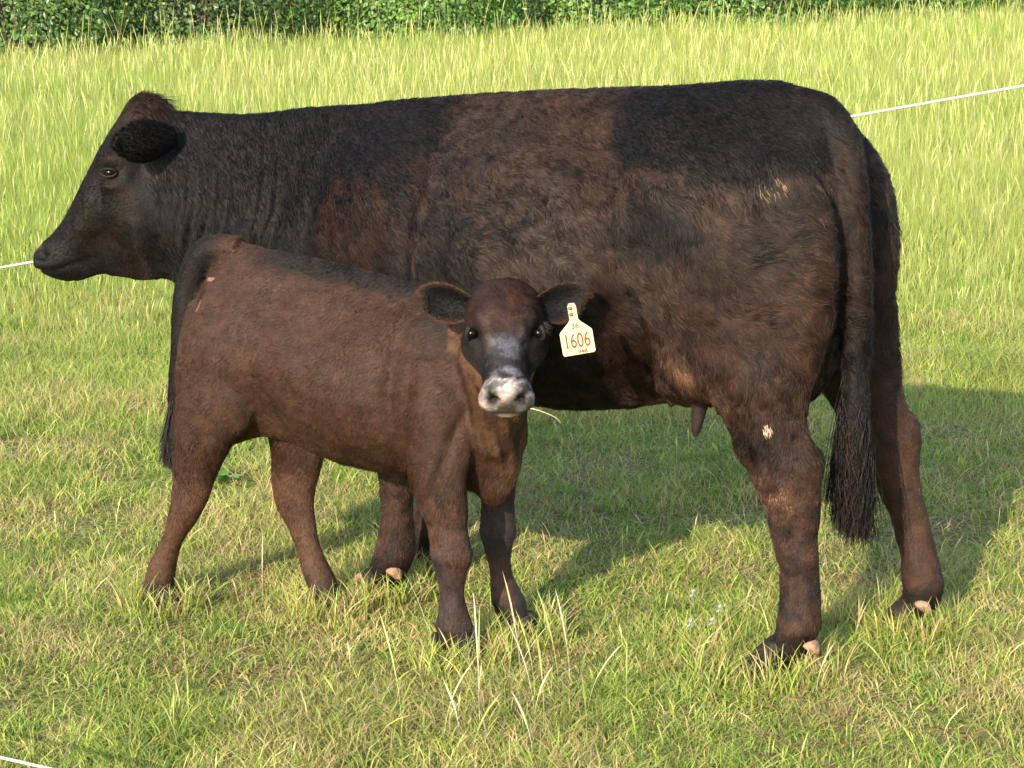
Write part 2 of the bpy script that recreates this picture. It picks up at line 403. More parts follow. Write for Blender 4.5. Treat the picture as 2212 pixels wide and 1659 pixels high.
def tall_grass():
    r = np.random.default_rng(22)
    def field(n, y0, y1, seed, segs, wk):
        x, y = trapz(n, y0, y1, 1.5, r, .75)
        x, y = x[y < hedge_y(x)+.2], y[y < hedge_y(x)+.2]
        p = xyz(x, y); a = fbm(p, .45, 8, 3); b = fbm(p, 1.2, 18, 2)
        edge = y+.7*(vnoise(p, .8, 4)-.5)+.06*x
        ramp = sstep(8.0, 15.0, edge)
        keep = r.random(len(x)) < .45+.55*ramp+.3*(edge > 9)
        x, y, a, b, ramp = [q[keep] for q in (x, y, a, b, ramp)]; n = len(x)
        h = (.080+.20*ramp)*r.uniform(.55, 1.25, n)*(.75+.5*b)
        cg = pal(n, r, [(.27, .39, .065), (.34, .43, .085), (.39, .45, .11), (.20, .33, .05)], [3, 4, 3, 1.2])
        cy = pal(n, r, [(.44, .46, .13), (.47, .46, .17), (.37, .45, .10)], [3, 2, 3])
        m = (r.random(n) < sstep(.38, .60, a)*.6+.15)[:, None]; tone = (.80+.40*vnoise(p, 4.5, 81)+.25*(vnoise(p, 1.3, 82)-.5))[:, None][keep] if 0 else None
        wd = (.0018+.0016*(y/12))*r.uniform(.6, 1.3, n)*wk*.85
        blades('field_grass', x, y, h, wd, r.uniform(.05, .75, n), np.where(m, cy, cg), segs, seed=seed, label='pale yellow green meadow grass beyond the grazed turf' if seed == 41 else 'far sunlit meadow grass in front of the bushes')
    field(230000, 7.0, 13.5, 41, 2, 1.)
    field(290000, 12.5, 27.5, 43, 2, 1.15)
    n = 26000; x, y = trapz(n, 8.6, 27.5, 1.4, r, .5)
    k = y < hedge_y(x)+.1; x, y = x[k], y[k]; n = len(x)
    p = xyz(x, y); ramp = sstep(8.5, 15, y+.06*x); b = fbm(p, 1.0, 28, 2)
    h = (.11+.26*ramp+.26*sstep(-3.5, -.6, y-hedge_y(x))*(r.random(n) < .15))*r.uniform(.7, 1.15, n)*(.8+.4*b)
    c = pal(n, r, [(.47, .47, .18), (.43, .47, .14), (.48, .46, .22), (.36, .44, .11)], [3, 3, 2, 2])
    blades('seed_stems', x, y, h, r.uniform(.0018, .003, n)*(.5+y/16), r.uniform(.03, .3, n), c, 5, head=[.55, .5, .5, 1.1, 1.8, 0], seed=42, label='pale seed heads rising above the meadow grass')
tall_grass()

# ------------------------------------------------------------------ the cow
def keyslab(rows, off=0):
    return np.array(rows, float)
def build_cow():
    cv = Curve((.729, 4.5896), [(1.3, 153), (1.95, 175)], -1)
    root = tag(empty('cow', cv.O), 'large dark brown cow standing side on behind the calf, looking left', 'cow')
    S = []
    # s_top z_top s_bot z_bot  w0 w.25 w.5 w.75 w1
    torso = [
     (-.050, 1.14, -.045, .80, .05, .10, .11, .10, .05),
     (-.038, 1.20, -.035, .72, .07, .15, .17, .16, .10),
     (-.012, 1.262, -.015, .66, .09, .19, .21, .20, .12),
     (.025, 1.318, .02, .61, .10, .21, .245, .24, .16),
     (.10, 1.350, .10, .57, .13, .25, .265, .26, .17),
     (.22, 1.352, .22, .57, .16, .275, .275, .26, .15),
     (.35, 1.343, .35, .575, .17, .285, .285, .24, .13),
     (.48, 1.334, .48, .548, .15, .275, .315, .28, .17),
     (.65, 1.324, .65, .528, .14, .275, .345, .33, .20),
     (.83, 1.312, .83, .535, .14, .265, .335, .32, .19),
     (1.0, 1.299, 1.0, .56, .12, .245, .295, .27, .16),
     (1.14, 1.284, 1.14, .58, .09, .22, .245, .23, .14),
     (1.28, 1.266, 1.30, .58, .07, .17, .215, .205, .12),
     (1.42, 1.251, 1.46, .61, .055, .125, .175, .16, .08),
     (1.56, 1.238, 1.60, .67, .05, .105, .145, .125, .055),
     (1.70, 1.235, 1.72, .735, .05, .095, .12, .105, .045),
     (1.80, 1.235, 1.81, .776, .05, .085, .105, .09, .04),
     (1.88, 1.20, 1.88, .82, .03, .055, .07, .06, .03)]
    S.append(cv.at(slab(torso)))
    head = [
     (1.79, 1.20, 1.80, .83, .03, .06, .07, .06, .03),
     (1.812, 1.256, 1.822, .79, .035, .075, .092, .078, .035),
     (1.838, 1.277, 1.855, .782, .042, .085, .10, .085, .038),
     (1.876, 1.286, 1.89, .780, .045, .095, .105, .085, .038),
     (1.918, 1.268, 1.925, .781, .055, .108, .108, .082, .036),
     (1.945, 1.225, 1.955, .785, .078, .112, .108, .075, .034),
     (1.985, 1.170, 1.985, .788, .088, .110, .100, .066, .034),
     (2.022, 1.108, 2.012, .793, .062, .088, .088, .058, .033),
     (2.060, 1.040, 2.035, .790, .048, .070, .076, .055, .034),
     (2.095, .978, 2.060, .782, .042, .060, .066, .056, .038),
     (2.130, .925, 2.085, .776, .043, .058, .063, .060, .044),
     (2.162, .893, 2.120, .776, .048, .062, .066, .062, .045),
     (2.182, .872, 2.150, .785, .046, .060, .062, .055, .035),
     (2.194, .864, 2.176, .792, .040, .054, .055, .046, .028),
     (2.201, .850, 2.190, .803, .024, .034, .034, .028, .015)]
    S.append(cv.at(slab(head, nk=36, m=5)))
    def L(rows): S.append(cv.at(limb(rows)))
    L([(.13, .12, 1.10, .17, .06), (.13, .15, .98, .19, .095), (.12, .165, .86, .195, .105), (.12, .175, .76, .178, .10), (.103, .185, .68, .142, .088), (.083, .19, .62, .112, .072),
       (.056, .19, .565, .100, .062), (.040, .19, .515, .103, .058), (.018, .19, .457, .086, .053), (-.002, .19, .395, .067, .048), (-.008, .19, .33, .057, .043),
       (-.024, .19, .24, .050, .041), (-.028, .19, .17, .050, .044), (-.026, .19, .115, .050, .048), (-.008, .19, .07, .047, .045), (.012, .19, .03, .046, .046)])
    L([(.10, -.12, 1.08, .17, .06), (.09, -.17, .96, .18, .09), (.06, -.19, .84, .175, .095), (.03, -.21, .75, .15, .09), (.0, -.225, .66, .125, .08), (-.028, -.235, .59, .108, .068),
       (-.062, -.245, .53, .104, .06), (-.085, -.248, .47, .092, .055), (-.103, -.248, .41, .070, .05), (-.128, -.248, .35, .057, .044),
       (-.165, -.248, .25, .051, .042), (-.186, -.248, .17, .052, .045), (-.196, -.248, .115, .051, .048), (-.190, -.248, .07, .047, .045), (-.175, -.248, .03, .046, .046)])
    for n, ds in ((.118, 0.), (-.14, .04)):
        L([(1.17+ds, n*.8, .98, .14, .07), (1.15+ds, n, .80, .13, .09), (1.12+ds, n, .66, .10, .08), (1.105+ds, n, .55, .078, .066), (1.098+ds, n, .45, .064, .056),
           (1.097+ds, n, .39, .060, .054), (1.094+ds, n, .32, .047, .045), (1.092+ds, n, .24, .043, .041), (1.094+ds, n, .17, .048, .047), (1.10+ds, n, .12, .054, .053),
           (1.118+ds, n, .075, .052, .05), (1.135+ds, n, .03, .05, .05)])
    S.append(cv.at(ellipsoid((.30, .05, .655), (.11, .12, .075))))
    S.append(cv.at(ellipsoid((.075, .165, .96), (.158, .088, .25)))); S.append(cv.at(ellipsoid((.045, -.172, .93), (.172, .098, .32))))
    for a in ((.24, .15, .71, .12, .09, .10), (1.24, .0, .70, .13, .15, .17)):
        S.append(cv.at(ellipsoid(a[:3], a[3:])))
    tailp = catmull([(.12, 0, 1.312), (.04, 0, 1.298), (-.012, .008, 1.262), (-.048, .020, 1.20), (-.064, .036, 1.11), (-.080, .042, .96), (-.090, .046, .80), (-.100, .05, .64), (-.105, .05, .50), (-.108, .048, .42)], 6)
    tr = np.interp(np.linspace(0, 1, len(tailp)), [0, .15, .35, .6, .85, 1], [.040, .042, .042, .040, .028, .012])
    S.append(cv.at(tube(tailp, tr, 14)))
    V, F = fuse(S, .0085, 9)
    s, n, z = cv.inv(V); N = vnormals(V, F); an = np.abs(n)
    g = lambda s0, z0, rs, rz: np.exp(-((s-s0)/rs)**2-((z-z0)/rz)**2)
    side = sstep(.05, .13, an)
    d = np.zeros(len(V))
    d += side*(-.022*g(.47, 1.15, .10, .08) + .022*g(.36, 1.265, .06, .045) - .016*g(.40, .84, .06, .20) + .012*g(.22, 1.02, .14, .14))
    d += side*(.014*g(1.13, .98, .09, .20) - .018*g(.965, .92, .035, .22) - .012*g(1.30, .95, .03, .22) + .010*g(.72, .85, .18, .2))
    d += side*(-.010*g(.12, 1.12, .035, .10) + .010*g(.06, 1.19, .04, .04))
    d += -.012*g(.10, .52, .02, .06)*side + .008*g(-.03, .50, .03, .03)*side
    lg_ = (z < .62)*(s < .3)
    for n0, ds in ((.19, 0.), (-.248, -.115)):
        lm = lg_*(np.abs(n-n0) < .12); zs = z
        d += lm*(.010*np.exp(-((s-(-.072+ds))/.025)**2-((zs-.52)/.035)**2) - .007*np.exp(-((s-(-.03+ds))/.02)**2-((zs-.565)/.06)**2) + .006*np.exp(-((s-(.06+ds))/.03)**2-((zs-.46)/.04)**2)
                 - .005*np.exp(-((s-(-.022+ds*(1+.0)))/.010)**2)*sstep(.14, .18, zs)*(1-sstep(.36, .42, zs)) - .004*np.exp(-((zs-.25)/.05)**2) + .002*np.exp(-((zs-.115)/.02)**2))
    # ribs, neck folds
    d += side*.0014*np.sin((s+.25*z)*2*np.pi/.085)*sstep(.55, .62, s)*(1-sstep(.9, .97, s))*sstep(.7, .8, z)*(1-sstep(1.1, 1.2, z))
    wv = np.sin((s+.03*np.sin(z*14)+.10*z)*2*np.pi/.047)
    wv = wv*sstep(.3, .6, vnoise(V*np.array([1, 1, .35]), 12, 88)); d += side*.0075*np.maximum(wv, -.3)*sstep(1.38, 1.46, s)*(1-sstep(1.74, 1.80, s))*sstep(.80, .88, z)*(1-sstep(1.14, 1.2, z))
    # head: cheek, groove, brow, eye hollow, mouth, nostrils
    d += side*0
    sf = sstep(.03, .07, an)
    d += 1.7*sf*(.014*g(1.885, .93, .06, .09) - .008*g(1.975, .90, .022, .06) + .007*g(1.960, 1.115, .030, .016) - .010*g(1.952, 1.083, .026, .019) + .008*g(1.945, 1.048, .03, .013) - .009*g(1.985, 1.02, .018, .05)
             + .006*g(2.02, .98, .012, .08) - .008*g(1.86, 1.09, .03, .05) + .007*g(2.05, .93, .02, .03))
    ml = .842-.30*(s-2.03)
    d += -.008*np.exp(-((z-ml)/.008)**2)*sstep(2.00, 2.03, s)*sf - .006*np.exp(-((z-.806)/.007)**2)*sstep(2.15, 2.165, s)
    d += -.020*np.exp(-((s-2.163)/.016)**2-((z-.853)/.012)**2-((an-.052)/.03)**2)*.9
    d += .006*np.exp(-((s-2.165)/.028)**2-((z-.886)/.012)**2-((an-.04)/.02)**2)
    d += (fbm(V, 5, 2, 2)-.5)*.018*sstep(1.9, 1.7, s)*sstep(.55, .7, z) + (fbm(V, 18, 5, 2)-.5)*.006 + (vnoise(V, 55, 6)-.5)*.0025
    V = V+N*d[:, None]; N = vnormals(V, F)
    # coat colours: black head, red brown shoulder and thigh, grey brown barrel; cast shade painted on neck and hips
    BLK, GRY, RED, BRN, TAN = [np.array(c) for c in ((.0058, .0046, .0043), (.027, .0178, .0132), (.030, .0125, .0072), (.037, .0185, .0108), (.085, .043, .022))]
    def mix(c, k, w_): return c*(1-w_[:, None])+k*w_[:, None]
    def pathd(path):
        d2 = np.full(len(V), 9.); m_ = s < .12
        d2[m_] = np.sqrt(((V[m_][:, None]-path[None])**2).sum(2).min(1)); return d2
    td = pathd(cv.at(tailp))
    nz1 = fbm(V, 4, 50, 3); nz2 = fbm(V, 11, 70, 3)
    nz3 = fbm(V, 26, 75, 3)
    C = np.tile(GRY*1.45, (len(V), 1))
    C = mix(C, BRN*1.3, sstep(.38, .62, nz1)*.6)
    C = mix(C, BLK*1.5, sstep(.50, .58, nz2)*.6*sstep(.62, .70, z)*sstep(.5, .3, s))
    C = mix(C, BLK, sstep(.50, .62, .5*nz2+.5*nz3)*.65*sstep(.60, .68, z)*(1-sstep(1.15, 1.25, z))*(s > .3))
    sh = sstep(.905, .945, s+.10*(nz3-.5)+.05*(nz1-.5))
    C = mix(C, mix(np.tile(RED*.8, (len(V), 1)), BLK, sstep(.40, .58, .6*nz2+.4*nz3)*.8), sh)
    C = mix(C, BLK*1.35, sstep(.0, .05, np.where(z > 1.10, s-.93-1.1*np.clip(1.20-z, 0, 1), s-1.235+.5*(z-1.05)*(z > 1.05))+.10*(nz2-.5)+.06*(nz3-.5))*.9)  # black head; cast shade on the neck painted in as black too
    hip_shade = ((np.abs(s-.25)/.27)**2.6+(np.abs(z-1.265)/.115)**2.6)**(1/2.6)+.14*(nz2-.5)+.16*(nz3-.5)
    hip_shade = np.where(s < .25, hip_shade*(.78+.25*(nz1-.5)), hip_shade)
    C = mix(C, BLK*.85, (1-sstep(.80, 1.06, hip_shade+.10*(vnoise(V, 70, 99)-.5)))*.90)  # cast shade over the hips, painted into the coat as a black patch
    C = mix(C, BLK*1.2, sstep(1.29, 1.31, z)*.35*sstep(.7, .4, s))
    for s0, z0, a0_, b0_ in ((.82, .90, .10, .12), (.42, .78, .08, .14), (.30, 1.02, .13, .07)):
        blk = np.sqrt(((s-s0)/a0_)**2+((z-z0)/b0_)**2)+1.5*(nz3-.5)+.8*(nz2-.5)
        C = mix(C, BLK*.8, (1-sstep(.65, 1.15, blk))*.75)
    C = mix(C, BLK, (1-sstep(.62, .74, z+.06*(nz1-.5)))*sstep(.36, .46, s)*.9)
    th = (1-sstep(.42, .55, s))*(1-sstep(.88, 1.02, z+.1*(nz1-.5)))
    C = mix(C, RED*1.15, th*.7*(.5+.5*sstep(.35, .6, nz2)))
    leg = 1-sstep(.42, .52, z); C = mix(C, np.array((.052, .0245, .0160)), leg*.8); C = mix(C, BLK*2, leg*sstep(.50, .62, nz3)*.55)
    C = mix(C, TAN*.9, leg*sstep(.45, .65, nz2)*.45)
    C = mix(C, TAN, np.exp(-((s+.03)/.035)**2-((z-.86)/.16)**2)*.5*(an > .1))
    C = mix(C, TAN, np.exp(-((s+.20)/.05)**2-((z-.36)/.22)**2)*.55*(n < -.1))
    hk = np.exp(-((s-.075)/.07)**2-((z-.535)/.05)**2)*(an > .1)
    C = mix(C, BLK, hk*.85)
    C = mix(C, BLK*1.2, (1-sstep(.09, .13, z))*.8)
    # flank skin fold by the udder, pale
    C = mix(C, TAN*1.3, np.exp(-((z-(.745-.55*(.36-s)))/.018)**2)*sstep(.18, .24, s)*(1-sstep(.38, .44, s))*(n > 0.08)*.0)
    C = mix(C, TAN*1.9, np.exp(-((z-(.70+.85*(s-.27)))/.024)**2-((s-.265)/.055)**2)*(n > .06)*.9)
    C = mix(C, BRN, sstep(1.80, 1.84, s)*sstep(1.14, 1.24, z)*.6)
    C = mix(C, BRN*.8, sstep(1.84, 1.9, s)*sstep(.45, .65, nz2)*.35)
    C = mix(C, BLK*.9, sstep(2.02, 2.12, s)*.7)
    C = mix(C, np.array((.13, .075, .068)), np.exp(-((s-2.180)/.014)**2-((z-.876)/.009)**2)*.85)
    C = mix(C, BLK*.4, np.clip(1.6*np.exp(-((s-2.162)/.017)**2-((z-.852)/.013)**2-((an-.052)/.04)**2), 0, 1))
    tl = (1-sstep(.042, .056, td))*(z < 1.22)
    C = mix(C, BRN*.6, tl*.7*sstep(.8, 1.0, z)); C = mix(C, BLK, tl*(1-sstep(.75, .95, z))*.9)
    C *= (.62+.76*vnoise(V, 38, 90))[:, None]*(.75+.5*fbm(V, 13, 92, 2))[:, None]
    C = C*np.array((.60, .60, .62))
    # ears (joined to the same skin)
    ex = [V]; ef = [F]; ec = [C]; off = len(V)
    ears = []
    for sg in (1, -1):
        b = cv.at(np.array([1.765, .085*sg, 1.175])); t_ = cv.at(np.array([1.885, .205*sg, 1.165]))
        ax = t_-b; Ln = np.linalg.norm(ax)*1.12; ax /= np.linalg.norm(ax)
        up = np.array([0, 0, 1.]); sd_ = up-ax*(ax@up); sd_ /= np.linalg.norm(sd_)
        fc = np.cross(ax, sd_); fwd = cv.at(np.array([2., 0, 1]))-cv.at(np.array([1.9, 0, 1]))
        if fc @ fwd < 0: fc = -fc
        fc = fc
        ev, eq, eu, evv, inn = ear_shell(b, ax, sd_, fc, Ln, .056, .015, th=.010, tipw=.30)
        cc = np.tile(BLK*.75, (len(ev), 1)); ex.append(ev); ef.append(eq+off); ec.append(cc); ears.append((ev, eq)); off += len(ev)
    # teats
    for (a, b_) in (((.255, .12, .625), (.268, .122, .520)), ((.235, .04, .64), (.24, .04, .560)), ((.36, .03, .62), (.37, .03, .565))):
        p = np.linspace(0, 1, 9)[:, None]; path = cv.at(np.array(a)*(1-p)+np.array(b_)*p)
        rr = np.array([.026, .024, .021, .018, .0165, .015, .013, .010, .004])
        tv, tq, tt = orient(*closed(tube(path, rr, 12))); q4 = np.vstack([tq, np.stack([tt[:, 0], tt[:, 1], tt[:, 2], tt[:, 2]], 1)])
        ex.append(tv); ef.append(tq+off); ec.append(np.tile((.022, .015, .0145), (len(tv), 1))); off += len(tv)
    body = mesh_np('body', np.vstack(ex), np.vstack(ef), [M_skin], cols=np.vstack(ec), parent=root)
    # coat
    T3 = np.zeros((len(V), 3)); i = np.clip(((s+.8)/cv.ds).astype(int), 0, len(cv.S)-1); T3[:, :2] = cv.D[i]
    back = .75*np.ones(len(V)); down = .65+.3*(1-sstep(.6, .9, z))
    lg = (1-sstep(.50, .65, z)); back = back*(1-lg)+.12*lg; down = down*(1-lg)+1.*lg
    hd = sstep(1.84, 1.92, s); back = back*(1-hd)+.7*hd; down = down*(1-hd)-.5*hd
    nk = sstep(1.2, 1.35, s)*(1-hd); back = back*(1-nk)+.5*nk; down = down*(1-nk)+.85*nk
    G = -T3*back[:, None]; G[:, 2] -= down
    sw = np.stack([fbm(V, 6, 101+k, 2)-.5 for k in range(3)], 1)*1.3+np.stack([vnoise(V, 45, 111+k)-.5 for k in range(3)], 1)*1.1
    amp = .18+1.05*sstep(1.0, .6, s)*sstep(.45, .55, z)*(1-sstep(1.05, 1.25, z))
    G = G+sw*amp[:, None]*1.3
    dens = np.ones(len(V)); dens *= np.where(n < -.14, .25, 1.); dens *= 1+.5*hd
    bald = np.exp(-((s-2.19)/.035)**2-((z-.83)/.05)**2); dens *= np.clip(1-1.3*bald, 0, 1)
    eyep = np.exp(-((s-1.95)/.020)**2-((z-1.083)/.014)**2); dens *= np.clip(1-1.6*eyep, 0, 1)
    dens *= np.clip((z-.05)/.03, 0, 1)
    tri, wt = sample_skin(V, F, dens, 250000, 5)
    P = mixw(V, tri, wt); Nn = mixw(N, tri, wt); Nn /= np.linalg.norm(Nn, axis=1)[:, None]
    D = mixw(G, tri, wt); D += rng.normal(0, .12, D.shape); D -= Nn*(D*Nn).sum(1)[:, None]; D /= np.linalg.norm(D, axis=1)[:, None]+1e-9
    zz = P[:, 2]; ss = mixw(s, tri, wt)
    lift = rng.uniform(.08, .34, len(P))
    ln = .0155*rng.uniform(.6, 1.3, len(P)); ln *= 1-.45*(1-sstep(.4, .6, zz)); ln *= np.where(ss > 1.84, .42, 1.); ln *= 1+.5*sstep(.9, .5, ss)*sstep(.6, .75, zz)*(1-sstep(1.0, 1.2, zz))
    poll = np.exp(-((ss-1.86)/.05)**2-((zz-1.27)/.05)**2); ln *= 1+2.6*poll; lift = np.clip(lift+.35*poll, 0, .85)
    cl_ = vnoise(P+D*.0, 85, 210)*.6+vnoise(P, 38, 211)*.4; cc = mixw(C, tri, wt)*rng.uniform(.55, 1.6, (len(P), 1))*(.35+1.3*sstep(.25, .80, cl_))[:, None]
    tipc = rng.random(len(P)) < .05; cc[tipc] = cc[tipc]*1.5+np.array((.016, .010, .006))
    D = D*np.sqrt(1-lift**2)[:, None]+Nn*lift[:, None]
    hay = (rng.random(len(P)) < .45)*(np.exp(-((ss-.055)/.040)**2-((zz-1.132)/.022)**2)*(vnoise(P, 95, 300) > .50) > .35)*(P @ np.append(-cv.N[200], 0) < 1e9)*(mixw(n, tri, wt) > .1)
    spot = (((ss-.045)/.014)**2+((zz-.590)/.011)**2 < 1)*(mixw(n, tri, wt) > .15)
    cc[hay] = np.array((.30, .21, .09)); cc[spot] = np.array((.62, .40, .26))
    hk2 = np.exp(-((ss-.03)/.045)**2-((zz-.43)/.05)**2)*(mixw(n, tri, wt) > .2)*(vnoise(P, 60, 301) > .5); cc = cc*(1+2.2*hk2[:, None])
    hair('coat', P, D, Nn, ln, .00065, cc, M_coat, root, 4, .25, .5, 7)
    # ears get a short fringe of hair too
    for ev, eq in ears:
        en = vnormals(ev, eq); k = 5000; tri, wt = sample_skin(ev, eq, np.ones(len(ev)), k, 9)
        P = mixw(ev, tri, wt); Nn = mixw(en, tri, wt); Nn /= np.linalg.norm(Nn, axis=1)[:, None]+1e-9
        D = np.tile(ev[100]-ev[3], (k, 1)); D /= np.linalg.norm(D[0]); D = D+Nn*.5+rng.normal(0, .2, (k, 3)); D /= np.linalg.norm(D, axis=1)[:, None]
        hair('ear_hair', P, D, Nn, 0.011*rng.uniform(.6, 1.4, k), .0006, np.tile(BLK*1.2, (k, 1))*rng.uniform(.5, 1.6, (k, 1)), M_coat, root, 4, .2, .4, 8)
    # tail switch
    k = 5200; t = rng.random(k)**.8
    z0 = .72-.30*t; sp = np.interp(z0, [.42, .9], [-.108, -.086]); np_ = np.interp(z0, [.42, .9], [.048, .045])
    an_ = rng.uniform(0, 6.28, k); rr = .022*np.sqrt(rng.random(k))
    R0 = cv.at(np.stack([sp+rr*np.cos(an_), np_+rr*np.sin(an_), z0], 1))
    bulge = cv.at(np.stack([np.cos(an_)*1., np.sin(an_)*1., np.zeros(k)], 1))-cv.at(np.zeros((k, 3)))
    lock = rng.integers(0, 60, k); lv = rng.normal(0, 1, (60, 3)); 
    Dd = bulge*.13+lv[lock]*.05+rng.normal(0, .03, (k, 3)); Dd[:, 2] = -1; Dd /= np.linalg.norm(Dd, axis=1)[:, None]
    cw = np.tile(BLK*.8, (k, 1))*rng.uniform(.5, 2.2, (k, 1)); red = rng.random(k) < .12; cw[red] += np.array((.03, .012, .008))
    Lh = np.minimum(z0-.315, .34)*np.where(rng.random(k) < .35, rng.uniform(.45, .85, k), rng.uniform(.85, 1.08, k))*(1+.10*lv[lock][:, 0])
    hair('tail_switch', R0, Dd, bulge+1e-6, Lh, .0011, cw, M_coat, root, 14, .40, .35, 12, .35)
    # eyes
    for sg in (1, -1):
        c = cv.at(np.array([1.952, .0935*sg, 1.083])); R = ellipsoid((0, 0, 0), (.018, .021, .0145), 12, 20); v_, q_, t_ = orient(*closed(R))
        e = mesh_np('eye', v_, [q_, t_], [M_eye], parent=root); e.location = c
        # lids
        th = np.linspace(0, 2*np.pi, 25)[:-1]
        for part, zz_, rr_ in (('eyelid', .010, .0045),):
            a0 = np.linspace(-.15, np.pi+.15, 14)
            for sgn, tl_ in ((1, .30), (-1, -.18)):
                pth = np.stack([1.952+.021*np.cos(a0), sg*(.106+.007*np.sin(a0)), 1.083+sgn*.0105*np.sin(a0)+tl_*.0*(a0)], 1)
                v_, q_, t_ = orient(*closed(tube(cv.at(pth), .0040, 8)))
                mesh_np('eyelid', v_, [q_, t_], [M_skin], cols=np.tile(BLK*1.2 if sgn > 0 else BRN*.45, (len(v_), 1)), parent=root)
    # hooves and dewclaws
    def hoof(s0, n0, sz=1., claws=True):
        Vs, Qs, Ts, o_ = [], [], [], 0
        for k in (-1, 1):
            R = limb([(s0-.012, n0+k*.022, .075, .030*sz, .018*sz), (s0+.002, n0+k*.026, .052, .040*sz, .022*sz), (s0+.010, n0+k*.029, .025, .047*sz, .024*sz), (s0+.015, n0+k*.031, .0, .053*sz, .026*sz)], 16, 3)
            v_, q_, t_ = orient(*closed(cv.at(R))); Vs.append(v_); Qs.append(q_+o_); Ts.append(t_+o_); o_ += len(v_)
        mesh_np('hoof', np.vstack(Vs), [np.vstack(Qs), np.vstack(Ts)], [M_hoof], parent=root)
    hoof(.030, .19); hoof(-.160, -.248); hoof(1.155, .118); hoof(1.195, -.14)
    for (s0, n0, z0) in ((-.058, .200, .078), (-.205, -.215, .078), (1.085, .150, .084), (1.185, .150, .050)):
        c = np.array([s0, n0, z0]); R = np.stack([ellipsoid((0, 0, 0), (1, 1, 1), 10, 14)])[0]
        R = R*np.array((.019, .026, .025)); R[..., 2] = np.where(R[..., 2] > 0, R[..., 2]*.5, R[..., 2]); R[..., 1] *= 1-.75*np.clip(-R[..., 2]/.022, 0, 1); R[..., 0] -= .010*np.clip(-R[..., 2]/.02, 0, 1); R = R+c
        v_, q_, t_ = orient(*closed(cv.at(R))); mesh_np('dewclaw', v_, [q_, t_], [M_claw], parent=root)
    return cv, V, N
COW = build_cow()

